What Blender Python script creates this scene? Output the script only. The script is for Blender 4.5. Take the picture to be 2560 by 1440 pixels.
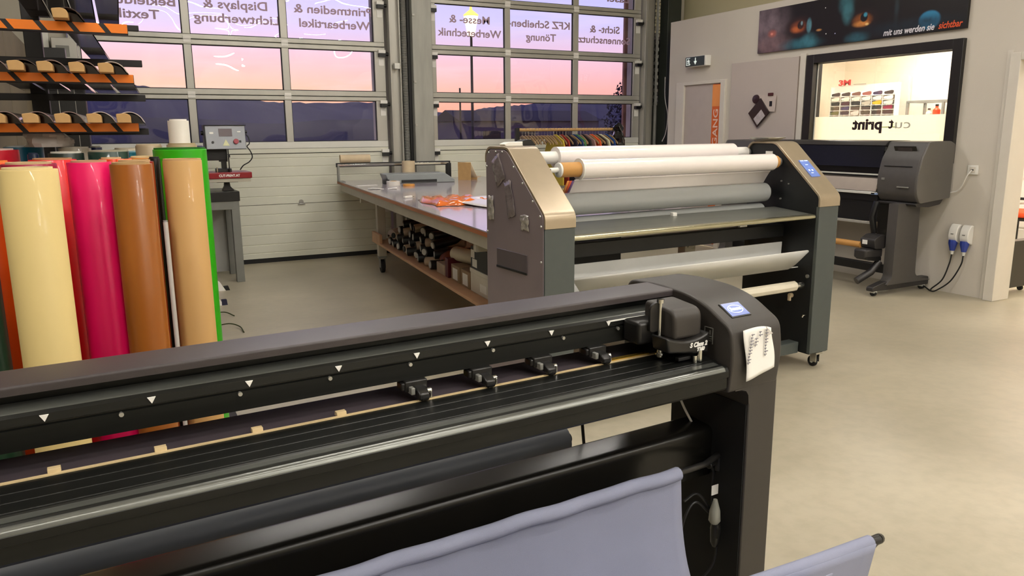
import bpy, bmesh, math, random
from mathutils import Vector, Matrix
random.seed(7)
PI = math.pi
scene = bpy.context.scene
COL = scene.collection
for o in list(bpy.data.objects): bpy.data.objects.remove(o)

# ------------------------------------------------------------------ camera
cam_d = bpy.data.cameras.new('camera')
cam_d.sensor_width = 36.0
cam_d.lens = 1920 / 2560 * 36.0
cam_d.clip_end = 3000
cam = bpy.data.objects.new('camera', cam_d)
COL.objects.link(cam)
cam.matrix_world = Matrix(((0.890276, 0.097712, -0.444815, 0.0),
                           (-0.455363, 0.175336, -0.872870, 0.0),
                           (-0.007298, 0.979648, 0.200592, 1.55),
                           (0, 0, 0, 1)))
scene.camera = cam

# ------------------------------------------------------------------ view
scene.view_settings.view_transform = 'Standard'
scene.view_settings.look = 'None'
scene.view_settings.gamma = 1.0
scene.view_settings.use_curve_mapping = False
scene.view_settings.exposure = 0.0

def lin(c):
    if isinstance(c, str):
        c = c.lstrip('#'); c = [int(c[i:i + 2], 16) / 255 for i in (0, 2, 4)]
    return tuple(((v / 12.92) if v <= 0.04045 else ((v + 0.055) / 1.055) ** 2.4) for v in c) + (1.0,)

# ------------------------------------------------------------------ dusk sky
world = bpy.data.worlds.new('dusk_sky'); scene.world = world; world.use_nodes = True
wn, wl = world.node_tree.nodes, world.node_tree.links
wn.clear()
tc = wn.new('ShaderNodeTexCoord'); sx = wn.new('ShaderNodeSeparateXYZ'); wl.new(tc.outputs['Generated'], sx.inputs[0])
def wramp(stops):
    r = wn.new('ShaderNodeValToRGB'); cr = r.color_ramp
    while len(cr.elements) < len(stops): cr.elements.new(0.5)
    for e, (p, c) in zip(cr.elements, stops): e.position = p; e.color = lin(c)
    wl.new(sx.outputs['Z'], r.inputs[0]); return r
west = wramp([(0.0, '#ffa878'), (0.02, '#ffb98c'), (0.05, '#ffcaa6'), (0.085, '#fbcac8'), (0.13, '#e2d4f8'), (0.19, '#ccc8fa'), (0.45, '#8f94d0'), (1.0, '#5a68a8')])
east = wramp([(0.0, '#ee7468'), (0.02, '#f79c8e'), (0.05, '#f5b3ac'), (0.085, '#ecc4d4'), (0.13, '#c8c6f2'), (0.19, '#b4b8f2'), (0.45, '#7d86c8'), (1.0, '#5a68a8')])
mr = wn.new('ShaderNodeMapRange'); mr.inputs['From Min'].default_value = 0.12; mr.inputs['From Max'].default_value = 0.62
wl.new(sx.outputs['X'], mr.inputs['Value'])
mp = wn.new('ShaderNodeMapping'); mp.inputs['Scale'].default_value = (3, 3, 26); wl.new(tc.outputs['Generated'], mp.inputs[0])
cn = wn.new('ShaderNodeTexNoise'); cn.inputs['Scale'].default_value = 1.6; cn.inputs['Detail'].default_value = 4; wl.new(mp.outputs[0], cn.inputs['Vector'])
cm = wn.new('ShaderNodeMapRange'); cm.inputs['From Min'].default_value = 0.56; cm.inputs['From Max'].default_value = 0.8; cm.inputs['To Max'].default_value = 0.45
wl.new(cn.outputs[0], cm.inputs['Value'])
mx = wn.new('ShaderNodeMix'); mx.data_type = 'RGBA'
wl.new(mr.outputs[0], mx.inputs['Factor']); wl.new(west.outputs[0], mx.inputs['A']); wl.new(east.outputs[0], mx.inputs['B'])
mc = wn.new('ShaderNodeMix'); mc.data_type = 'RGBA'; mc.inputs['B'].default_value = lin('#fbe3e6')
wl.new(cm.outputs[0], mc.inputs['Factor']); wl.new(mx.outputs['Result'], mc.inputs['A'])
bg = wn.new('ShaderNodeBackground'); bg.inputs['Strength'].default_value = 1.36
wl.new(mc.outputs['Result'], bg.inputs['Color'])
wo = wn.new('ShaderNodeOutputWorld'); wl.new(bg.outputs[0], wo.inputs[0])

# ------------------------------------------------------------------ lamps of the hall and of the office
HALL_LAMP = 108.0      # emission of the linear ceiling luminaires
OFFICE_LAMP = 42.0
def area(name, loc, sx_, sy_, power, col=(1.0, 0.93, 0.82), rot=(0, 0, 0)):
    d = bpy.data.lights.new(name, 'AREA'); d.shape = 'RECTANGLE'; d.size = sx_; d.size_y = sy_; d.energy = power; d.color = col
    o = bpy.data.objects.new(name, d); COL.objects.link(o); o.location = loc; o.rotation_euler = rot
    o['kind'] = 'structure'
    return o

# ------------------------------------------------------------------ materials
def mat(name, color, rough=0.5, metal=0.0, var=0.06, scale=8.0, bump=0.0, bscale=60.0, emit=None, estr=1.0, alpha=1.0,
        coat=0.0, stretch=None, spec=0.5, trans=0.0, rvar=0.0):
    m = bpy.data.materials.new(name); m.use_nodes = True
    n, l = m.node_tree.nodes, m.node_tree.links
    b = n['Principled BSDF']
    c = lin(color)
    b.inputs['Roughness'].default_value = rough; b.inputs['Metallic'].default_value = metal
    b.inputs['Coat Weight'].default_value = coat; b.inputs['Specular IOR Level'].default_value = spec
    b.inputs['Transmission Weight'].default_value = trans
    b.inputs['Alpha'].default_value = alpha
    t = n.new('ShaderNodeTexCoord'); mpn = n.new('ShaderNodeMapping'); l.new(t.outputs['Object'], mpn.inputs[0])
    if stretch: mpn.inputs['Scale'].default_value = stretch
    nz = n.new('ShaderNodeTexNoise'); nz.inputs['Scale'].default_value = scale; nz.inputs['Detail'].default_value = 5
    l.new(mpn.outputs[0], nz.inputs['Vector'])
    r = n.new('ShaderNodeValToRGB'); r.color_ramp.elements[0].position = 0.3; r.color_ramp.elements[1].position = 0.7
    r.color_ramp.elements[0].color = tuple(v * (1 - var) for v in c[:3]) + (1,)
    r.color_ramp.elements[1].color = tuple(min(1, v * (1 + var)) for v in c[:3]) + (1,)
    l.new(nz.outputs[0], r.inputs[0]); l.new(r.outputs[0], b.inputs['Base Color'])
    if rvar:
        rr = n.new('ShaderNodeMapRange'); rr.inputs['To Min'].default_value = max(0, rough - rvar); rr.inputs['To Max'].default_value = rough + rvar
        l.new(nz.outputs[0], rr.inputs['Value']); l.new(rr.outputs[0], b.inputs['Roughness'])
    if bump:
        nb = n.new('ShaderNodeTexNoise'); nb.inputs['Scale'].default_value = bscale; nb.inputs['Detail'].default_value = 3
        l.new(mpn.outputs[0], nb.inputs['Vector'])
        bp = n.new('ShaderNodeBump'); bp.inputs['Strength'].default_value = bump; bp.inputs['Distance'].default_value = 0.01
        l.new(nb.outputs[0], bp.inputs['Height']); l.new(bp.outputs[0], b.inputs['Normal'])
    if emit:
        b.inputs['Emission Color'].default_value = lin(emit); b.inputs['Emission Strength'].default_value = estr
    return m

def glass(name, tint='#ffffff', fac=0.09, wavy=0.0, rough=0.0):
    m = bpy.data.materials.new(name); m.use_nodes = True
    n, l = m.node_tree.nodes, m.node_tree.links; n.clear()
    tr = n.new('ShaderNodeBsdfTransparent'); tr.inputs[0].default_value = lin(tint)
    gl = n.new('ShaderNodeBsdfGlossy'); gl.inputs['Roughness'].default_value = rough
    fr = n.new('ShaderNodeFresnel'); fr.inputs['IOR'].default_value = 1.5
    ad = n.new('ShaderNodeMath'); ad.operation = 'ADD'; ad.inputs[1].default_value = fac
    l.new(fr.outputs[0], ad.inputs[0])
    # only the outer faces of the slab mirror (no total reflection inside the sheet)
    ge = n.new('ShaderNodeNewGeometry'); fr_ = n.new('ShaderNodeMath'); fr_.operation = 'SUBTRACT'; fr_.inputs[0].default_value = 1.0; l.new(ge.outputs['Backfacing'], fr_.inputs[1])
    mu = n.new('ShaderNodeMath'); mu.operation = 'MULTIPLY'; mu.use_clamp = True; l.new(ad.outputs[0], mu.inputs[0]); l.new(fr_.outputs[0], mu.inputs[1])
    mx = n.new('ShaderNodeMixShader'); l.new(mu.outputs[0], mx.inputs[0]); l.new(tr.outputs[0], mx.inputs[1]); l.new(gl.outputs[0], mx.inputs[2])
    if wavy:
        t = n.new('ShaderNodeTexCoord'); nz = n.new('ShaderNodeTexNoise'); nz.inputs['Scale'].default_value = 1.7; nz.inputs['Detail'].default_value = 1
        l.new(t.outputs['Object'], nz.inputs['Vector'])
        bp = n.new('ShaderNodeBump'); bp.inputs['Strength'].default_value = 1.0; bp.inputs['Distance'].default_value = wavy
        l.new(nz.outputs[0], bp.inputs['Height']); l.new(bp.outputs[0], gl.inputs['Normal'])
    o = n.new('ShaderNodeOutputMaterial'); l.new(mx.outputs[0], o.inputs[0])
    return m

# ------------------------------------------------------------------ mesh builder
class MB:
    def __init__(s): s.v = []; s.f = []
    def add(s, vs, fs):
        k = len(s.v); s.v += [tuple(v) for v in vs]; s.f += [tuple(i + k for i in f) for f in fs]; return s
    def box(s, x0, x1, y0, y1, z0, z1, M=None):
        vs = [Vector((x, y, z)) for z in (z0, z1) for y in (y0, y1) for x in (x0, x1)]
        if M is not None: vs = [M @ v for v in vs]
        return s.add(vs, [(0, 2, 3, 1), (4, 5, 7, 6), (0, 1, 5, 4), (2, 6, 7, 3), (0, 4, 6, 2), (1, 3, 7, 5)])
    def prism(s, pts, a0, a1, axis='x', M=None):
        # pts: 2-D outline (closed, CCW or CW), extruded along axis from a0 to a1
        n = len(pts); vs = []
        for a in (a0, a1):
            for p, q in pts:
                vs.append({'x': (a, p, q), 'y': (p, a, q), 'z': (p, q, a)}[axis])
        vs = [Vector(v) for v in vs]
        if M is not None: vs = [M @ v for v in vs]
        fs = [tuple(range(n)), tuple(range(2 * n - 1, n - 1, -1))]
        for i in range(n): j = (i + 1) % n; fs.append((i, i + n, j + n, j))
        return s.add(vs, fs)
    def ring(s, prof, c=(0, 0, 0), axis='z', n=24, a0=0.0, a1=2 * PI):
        # lathe: prof [(r, h)], closed if a1-a0 == 2pi
        full = abs(a1 - a0 - 2 * PI) < 1e-6; m = n if full else n + 1
        vs = []
        for r, h in prof:
            for i in range(m):
                a = a0 + (a1 - a0) * i / n; x, y = r * math.cos(a), r * math.sin(a)
                p = {'z': (x, y, h), 'x': (h, x, y), 'y': (x, h, y)}[axis]
                vs.append((p[0] + c[0], p[1] + c[1], p[2] + c[2]))
        fs = []
        for k in range(len(prof) - 1):
            for i in range(n):
                j = (i + 1) % m
                fs.append((k * m + i, k * m + j, (k + 1) * m + j, (k + 1) * m + i))
        return s.add(vs, fs)
    def cyl(s, c, r, h0, h1, axis='z', n=24, r1=None):
        r1 = r if r1 is None else r1
        return s.ring([(1e-5, h0), (r, h0), (r1, h1), (1e-5, h1)], c, axis, n)
    def pipe(s, c, ro, ri, h0, h1, axis='z', n=28):
        return s.ring([(ri, h0), (ro, h0), (ro, h1), (ri, h1), (ri, h0)], c, axis, n)
    def tube(s, path, r, n=8, caps=True):
        P = [Vector(p) for p in path]; m = len(P); fr = []
        up = Vector((0, 0, 1)); nrm = None
        for i in range(m):
            t = (P[min(i + 1, m - 1)] - P[max(i - 1, 0)]).normalized()
            if nrm is None:
                nrm = up.cross(t)
                if nrm.length < 1e-3: nrm = Vector((1, 0, 0)).cross(t)
            else: nrm = nrm - t * nrm.dot(t)
            nrm.normalize(); b = t.cross(nrm); fr.append((P[i], nrm.copy(), b))
        vs = []; rr = r if isinstance(r, (list, tuple)) else [r] * m
        for (p, a, b), q in zip(fr, rr):
            for k in range(n): an = 2 * PI * k / n; vs.append(p + a * (q * math.cos(an)) + b * (q * math.sin(an)))
        fs = []
        for i in range(m - 1):
            for k in range(n): j = (k + 1) % n; fs.append((i * n + k, i * n + j, (i + 1) * n + j, (i + 1) * n + k))
        if caps: fs.append(tuple(range(n))[::-1]); fs.append(tuple((m - 1) * n + k for k in range(n)))
        return s.add(vs, fs)
    def sheet(s, grid, th=0.0):
        # grid[i][j] of points; optional thickness along -normal approximated by z/any offset
        R, Cn = len(grid), len(grid[0]); vs = [Vector(p) for row in grid for p in row]
        fs = [(i * Cn + j, i * Cn + j + 1, (i + 1) * Cn + j + 1, (i + 1) * Cn + j) for i in range(R - 1) for j in range(Cn - 1)]
        return s.add(vs, fs)
    def build(s, name, m, parent=None, bevel=0.0, seg=2, smooth=40, solid=0.0, subsurf=0, loc=None, rot=None):
        me = bpy.data.meshes.new(name); me.from_pydata([tuple(v) for v in s.v], [], s.f)
        bm = bmesh.new(); bm.from_mesh(me)
        bmesh.ops.remove_doubles(bm, verts=bm.verts, dist=2e-5)
        bmesh.ops.recalc_face_normals(bm, faces=bm.faces)
        lim = math.radians(smooth)
        for e in bm.edges:
            e.smooth = e.calc_face_angle(0) < lim if len(e.link_faces) == 2 else len(e.link_faces) < 2
        for f in bm.faces: f.smooth = True
        bm.to_mesh(me); bm.free()
        if m: me.materials.append(m)
        o = bpy.data.objects.new(name, me); COL.objects.link(o)
        if parent is not None: o.parent = parent
        if loc: o.location = loc
        if rot: o.rotation_euler = rot
        if solid: d = o.modifiers.new('solid', 'SOLIDIFY'); d.thickness = solid; d.offset = 0
        if bevel:
            d = o.modifiers.new('bevel', 'BEVEL'); d.width = bevel; d.segments = seg; d.limit_method = 'ANGLE'; d.angle_limit = math.radians(35); d.harden_normals = False
        if subsurf: d = o.modifiers.new('sub', 'SUBSURF'); d.levels = d.render_levels = subsurf
        return o

def tag(o, label=None, cat=None, group=None, kind=None):
    if label: o['label'] = label
    if cat: o['category'] = cat
    if group: o['group'] = group
    if kind: o['kind'] = kind
    return o
def thing(name, label, cat, loc=(0, 0, 0), rz=0.0, group=None):
    o = bpy.data.objects.new(name, None); COL.objects.link(o); o.empty_display_size = 0.1
    o.location = loc; o.rotation_euler = (0, 0, math.radians(rz)); return tag(o, label, cat, group)
def struct(name, label=None, loc=(0, 0, 0)):
    o = bpy.data.objects.new(name, None); COL.objects.link(o); o.location = loc; o['kind'] = 'structure'
    if label: o['label'] = label
    return o
def copy_tree(o, parent=None):
    c = o.copy(); COL.objects.link(c); c.parent = parent
    for ch in [x for x in bpy.data.objects if x.parent == o]: copy_tree(ch, c)
    return c

def text(name, body, size, m, parent, loc, rot, mirror=False, ext=0.0008, align='CENTER', bold=0.0, width=None, shear=0.0, sx=1.0):
    cu = bpy.data.curves.new(name, 'FONT'); cu.body = body; cu.size = size; cu.extrude = ext; cu.offset = bold; cu.shear = shear
    cu.align_x = align; cu.align_y = 'CENTER'; cu.resolution_u = 3
    o = bpy.data.objects.new(name, cu); COL.objects.link(o)
    dg = bpy.context.evaluated_depsgraph_get(); me = bpy.data.meshes.new_from_object(o.evaluated_get(dg))
    bpy.data.objects.remove(o); bpy.data.curves.remove(cu)
    xs = [v.co.x for v in me.vertices]
    k = (width / (max(xs) - min(xs))) if width else 1.0
    k *= (-1 if mirror else 1) * sx
    for v in me.vertices: v.co.x *= k
    me.materials.clear(); me.materials.append(m)
    o = bpy.data.objects.new(name, me); COL.objects.link(o); o.parent = parent
    o.location = loc; o.rotation_euler = rot
    return o

def bez(pts, n=10):
    # Catmull-Rom through the points
    P = [Vector(p) for p in pts]; P = [2 * P[0] - P[1]] + P + [2 * P[-1] - P[-2]]; out = []
    for i in range(1, len(P) - 2):
        for k in range(n):
            t = k / n; a, b, c, d = P[i - 1], P[i], P[i + 1], P[i + 2]
            out.append(0.5 * ((2 * b) + (c - a) * t + (2 * a - 5 * b + 4 * c - d) * t * t + (3 * b - a - 3 * c + d) * t ** 3))
    out.append(P[-2]); return out

M_ = {}
def M(k): return M_[k]
def defm(k, *a, **kw): M_[k] = mat(k, *a, **kw)
defm('white_wall', '#cfc8bc', rough=0.75, var=0.03, scale=1.2, bump=0.15, bscale=180)
defm('beige_wall', '#cdc6a2', rough=0.8, var=0.03, scale=1.0)
defm('grey_wall', '#b9b4a6', rough=0.8, var=0.04, scale=1.0)
defm('office_wall', '#f4ead6', rough=0.7, var=0.02, scale=1.0)
defm('ceiling', '#d8d4c8', rough=0.9, var=0.03)
defm('trim', '#d6d0c4', rough=0.45, var=0.02)
defm('door_panel', '#dcdccc', rough=0.42, var=0.03, scale=2.5, bump=0.08, bscale=300)
defm('alu', '#b5b3aa', rough=0.38, metal=0.35, var=0.06, scale=5, stretch=(1, 1, 0.3))
defm('alu_light', '#dadad2', rough=0.35, metal=0.15, var=0.03)
defm('steel_grey', '#84847e', rough=0.45, metal=0.15, var=0.12, scale=6)
defm('black', '#0d0d0e', rough=0.45, var=0.2)
defm('black_matt', '#070707', rough=0.8, var=0.2)
defm('black_satin', '#1b1a19', rough=0.32, var=0.15, scale=20)
defm('charcoal', '#37332f', rough=0.48, var=0.05, scale=30, bump=0.06, bscale=600)
defm('charcoal_top', '#3b3536', rough=0.42, var=0.05, scale=30, bump=0.06, bscale=600)
defm('black_alu', '#232422', rough=0.3, metal=0.55, var=0.18, scale=9, stretch=(0.3, 6, 6))
defm('grey_alu', '#6c6e69', rough=0.28, metal=0.6, var=0.12, scale=9, stretch=(0.3, 6, 6))
defm('chrome', '#d8d8d4', rough=0.12, metal=1.0, var=0.03)
defm('brushed', '#c9c8c2', rough=0.3, metal=0.8, var=0.1, scale=9, stretch=(0.2, 5, 5))
defm('green_steel', '#2c322c', rough=0.5, var=0.15, scale=4)
defm('kraft', '#c29c66', rough=0.75, var=0.08, scale=14)
defm('kraft_pale', '#d6c2a0', rough=0.75, var=0.06, scale=14)
defm('kraft_orange', '#c08d4c', rough=0.6, var=0.05, scale=14)
defm('white_paper', '#f1efe8', rough=0.6, var=0.02)
defm('white_plastic', '#e8e6df', rough=0.35, var=0.02)
defm('rubber', '#161616', rough=0.7)
defm('cable_black', '#101012', rough=0.45)
defm('cable_white', '#dcdad2', rough=0.4)
defm('orange_sheet', '#f07a14', rough=0.45, var=0.03)
defm('screw', '#bdbdb8', rough=0.3, metal=0.8)
M_['pane'] = glass('pane', '#f8f6fa', 0.03, wavy=0.03)
M_['office_glass'] = glass('office_glass', '#ffffff', 0.05, wavy=0.0)
M_['clear'] = glass('clear', '#f5f5f2', 0.10, rough=0.08)
# ================================================================== SETTING
# polished concrete floor with cloudy patches
fm = bpy.data.materials.new('floor_coating'); fm.use_nodes = True
n, l = fm.node_tree.nodes, fm.node_tree.links; b = n['Principled BSDF']
t = n.new('ShaderNodeTexCoord'); nz = n.new('ShaderNodeTexNoise'); nz.inputs['Scale'].default_value = 0.75; nz.inputs['Detail'].default_value = 6; nz.inputs['Roughness'].default_value = 0.55
l.new(t.outputs['Object'], nz.inputs['Vector'])
r = n.new('ShaderNodeValToRGB'); r.color_ramp.elements[0].position = 0.32; r.color_ramp.elements[1].position = 0.68
r.color_ramp.elements[0].color = lin('#a29a85'); r.color_ramp.elements[1].color = lin('#b8af99')
l.new(nz.outputs[0], r.inputs[0])
n2 = n.new('ShaderNodeTexNoise'); n2.inputs['Scale'].default_value = 14; n2.inputs['Detail'].default_value = 8; l.new(t.outputs['Object'], n2.inputs['Vector'])
mx2 = n.new('ShaderNodeMix'); mx2.data_type = 'RGBA'; mx2.blend_type = 'MULTIPLY'; mx2.inputs['Factor'].default_value = 0.22
r2 = n.new('ShaderNodeValToRGB'); r2.color_ramp.elements[0].position = 0.35; r2.color_ramp.elements[0].color = (0.55, 0.55, 0.5, 1); r2.color_ramp.elements[1].position = 0.6; r2.color_ramp.elements[1].color = (1, 1, 1, 1)
l.new(n2.outputs[0], r2.inputs[0]); l.new(r.outputs[0], mx2.inputs['A']); l.new(r2.outputs[0], mx2.inputs['B']); l.new(mx2.outputs['Result'], b.inputs['Base Color'])
rr = n.new('ShaderNodeMapRange'); rr.inputs['To Min'].default_value = 0.3; rr.inputs['To Max'].default_value = 0.5; l.new(n2.outputs[0], rr.inputs['Value']); l.new(rr.outputs[0], b.inputs['Roughness'])
bp = n.new('ShaderNodeBump'); bp.inputs['Strength'].default_value = 0.12; bp.inputs['Distance'].default_value = 0.01; l.new(n2.outputs[0], bp.inputs['Height']); l.new(bp.outputs[0], b.inputs['Normal'])
tag(MB().box(-6, 10.6, -5, 9.62, -0.15, 0).build('floor', fm), 'beige coated concrete floor', kind='structure')

tag(MB().box(-6, 7.95, -5, 9.9, 5.0, 5.15).build('ceiling', M('ceiling')), kind='structure')
tag(MB().box(-6.15, 10.6, -5.15, -5.0, 0, 5.0).build('wall_rear', M('grey_wall')), kind='structure')
tag(MB().box(-6.15, -6, -5, 9.9, 0, 5.0).build('wall_left', M('grey_wall')), kind='structure')
# back wall pieces round the two sectional doors
wb = MB().box(-6, -0.32, 9.62, 9.9, 0, 5).box(3.06, 3.76, 9.70, 9.95, 0, 5).box(7.02, 7.95, 9.62, 9.9, 0, 5)
wb.box(-0.32, 3.16, 9.64, 9.9, 4.36, 5).box(3.68, 7.05, 9.64, 9.9, 4.36, 5)
tag(wb.build('wall_back', M('grey_wall')), 'grey hall wall around the two sectional doors', kind='structure')
tag(MB().box(7.75, 7.9, -5, 9.62, 2.94, 5).build('wall_upper_right', M('beige_wall')), 'yellowish beige hall wall above the partition', kind='structure')

# right partition wall (x = 7.0) with door, window and office opening
PX0, PX1 = 7.0, 7.14
def part_wall():
    w = MB()
    w.box(PX0, PX1, 8.53, 8.86, 0, 2.94)          # beyond the door
    w.box(PX0, PX1, 7.78, 8.53, 2.13, 2.94)       # over the door
    w.box(PX0, PX1, 6.40, 7.78, 0, 2.94)
    w.box(PX0, PX1, 4.60, 6.40, 2.345, 2.94)
    w.box(PX0, PX1, 4.60, 6.40, 0, 1.30)
    w.box(PX0, PX1, 4.14, 4.60, 0, 2.94)
    w.box(PX0, PX1, 2.90, 4.14, 2.12, 2.94)
    w.box(PX0, PX1, -5.0, 2.90, 0, 2.94)
    w.box(PX1, 7.75, 8.745, 8.86, 0, 2.94)
    return w
tag(part_wall().build('wall_right', M('white_wall')), 'pale partition wall with window, door and office opening', kind='structure')
tag(MB().box(PX0, 7.75, -5, 8.86, 2.94, 2.99).build('trim_1', M('white_wall')), 'top cap of the partition wall', kind='structure')
# office shell
tag(MB().box(10.35, 10.5, -5, 8.86, 0, 2.9).build('wall_office_back', M('office_wall')), 'bright office wall', kind='structure')
tag(MB().box(7.14, 10.5, 8.74, 8.86, 0, 2.9).box(7.14, 10.5, 0.3, 0.44, 0, 2.9).build('wall_office_side', M('office_wall')), 'office side walls', kind='structure')
tag(MB().box(7.14, 10.5, 0.3, 8.74, 2.9, 2.94).build('ceiling_office', M('office_wall')), kind='structure')

# office opening casing: jamb post and head
cas = struct('door_3', 'pale steel casing of the office opening at the right edge')
MB().box(6.955, 7.20, 4.075, 4.165, 0, 2.175).build('jamb', M('trim'), cas, bevel=0.004)
MB().box(6.955, 7.20, 2.9, 4.075, 2.11, 2.175).build('head', M('trim'), cas, bevel=0.004)
MB().box(6.955, 7.20, 2.82, 2.9, 0, 2.175).build('jamb', M('trim'), cas, bevel=0.004)
MB().box(6.985, 7.0, 4.165, 4.21, 0, 2.20).build('casing_strip', M('trim'), cas, bevel=0.002)

# door with grey leaf and orange strip
d = struct('door_4', 'pale grey door with an orange strip lettered upwards')
MB().box(6.968, 7.14, 8.50, 8.66, 0, 2.17).build('jamb', M('trim'), d, bevel=0.004)
MB().box(6.968, 7.14, 7.70, 7.785, 0, 2.17).build('jamb', M('trim'), d, bevel=0.004)
MB().box(6.968, 7.14, 7.785, 8.50, 2.13, 2.17).build('head', M('trim'), d, bevel=0.004)
defm('door_leaf', '#bcb1a9', rough=0.5, var=0.03)
leaf = MB().box(6.995, 7.03, 7.785, 8.50, 0.01, 2.13).build('door_leaf', M('door_leaf'), d, bevel=0.002)
defm('orange_glow', '#e2681c', rough=0.4, var=0.12, scale=2.5)
strip = MB().box(6.989, 6.995, 7.79, 7.945, 0.05, 2.12).build('orange_strip', M('orange_glow'), d, bevel=0.001)
defm('orange_light', '#f39a4c', rough=0.4, var=0.06)
MB().box(6.986, 6.989, 7.79, 7.945, 1.84, 2.11).build('strip_top', M('orange_light'), d)
defm('letter_pink', '#f3cdb8', rough=0.5)
text('lettering', 'AUSGANG', 0.125, M('letter_pink'), d, (6.984, 7.862, 1.42), (PI / 2, -PI / 2, -PI / 2), bold=0.002, width=0.78)
MB().cyl((6.97, 8.42, 1.05), 0.012, -0.005, 0.03, 'x', 12).box(6.955, 6.97, 8.32, 8.43, 1.04, 1.06).build('handle', M('brushed'), d)

# flat wall panel left of the window
pl = struct('trim_2', 'large pinkish flat panel on the partition, left of the window')
defm('panel_pink', '#bfb4ac', rough=0.5, var=0.03, scale=1.5)
MB().box(6.975, 7.0, 6.53, 7.60, 0.02, 2.35).build('panel', M('panel_pink'), pl, bevel=0.003)
MB().box(6.965, 7.0, 6.42, 6.50, 0.0, 2.37).build('edge_post', M('trim'), pl, bevel=0.003)

# office window with black frame
w = struct('window_1', 'office window in a black frame with frosted lower band')
F = M('black_satin')
MB().box(6.955, 7.10, 6.30, 6.40, 1.22, 2.345).build('window_frame', F, w, bevel=0.003)
MB().box(6.955, 7.10, 4.60, 4.70, 1.22, 2.345).build('window_frame', F, w, bevel=0.003)
MB().box(6.955, 7.10, 4.70, 6.30, 2.255, 2.345).build('window_frame', F, w, bevel=0.003)
MB().box(6.955, 7.10, 4.70, 6.30, 1.22, 1.30).build('window_frame', F, w, bevel=0.003)
MB().box(7.10, 7.14, 4.60, 6.40, 2.30, 2.345).box(7.10, 7.14, 4.60, 6.40, 1.28, 1.31).build('window_sill', M('trim'), w)
pane = MB().box(7.03, 7.036, 4.70, 6.30, 1.30, 2.255).build('pane', M('office_glass'), w)
MB().box(7.025, 7.03, 4.70, 4.712, 1.30, 2.255).box(7.025, 7.03, 6.288, 6.30, 1.30, 2.255).box(7.025, 7.03, 4.7, 6.3, 2.243, 2.255).build('gasket', M('alu_light'), w)
# frosted film (translucent, lets the office light through)
ff = bpy.data.materials.new('frosted_film'); ff.use_nodes = True
n, l = ff.node_tree.nodes, ff.node_tree.links; n.clear()
df = n.new('ShaderNodeBsdfDiffuse'); df.inputs[0].default_value = lin('#f3f1e2'); tl = n.new('ShaderNodeBsdfTranslucent'); tl.inputs[0].default_value = lin('#fffdf2')
ms = n.new('ShaderNodeMixShader'); ms.inputs[0].default_value = 0.85; l.new(df.outputs[0], ms.inputs[1]); l.new(tl.outputs[0], ms.inputs[2])
om = n.new('ShaderNodeOutputMaterial'); l.new(ms.outputs[0], om.inputs[0])
film = MB().box(7.037, 7.039, 4.705, 6.295, 1.30, 1.675).build('frosted_film', ff, w)
defm('logo_dark', '#2b1a1e', rough=0.5); defm('logo_green', '#7d9a2a', rough=0.5); defm('logo_pale', '#c9c9bb', rough=0.5)
lg = MB().box(7.024, 7.026, 5.27, 5.44, 1.555, 1.563).build('logo_line', M('logo_green'), w)
text('lettering', 'print', 0.155, M('logo_dark'), w, (7.024, 5.60, 1.585), (PI / 2, 0, -PI / 2), mirror=True, bold=0.006, width=0.36)
text('lettering', 't', 0.15, M('logo_dark'), w, (7.024, 5.32, 1.592), (PI / 2, 0, -PI / 2), mirror=True, bold=0.003)
text('lettering', 'cu', 0.13, M('logo_pale'), w, (7.024, 5.19, 1.585), (PI / 2, 0, -PI / 2), mirror=True, width=0.17)
MB().box(7.024, 7.026, 5.30, 5.32, 1.555, 1.60).build('logo_line', M('logo_green'), w)

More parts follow.
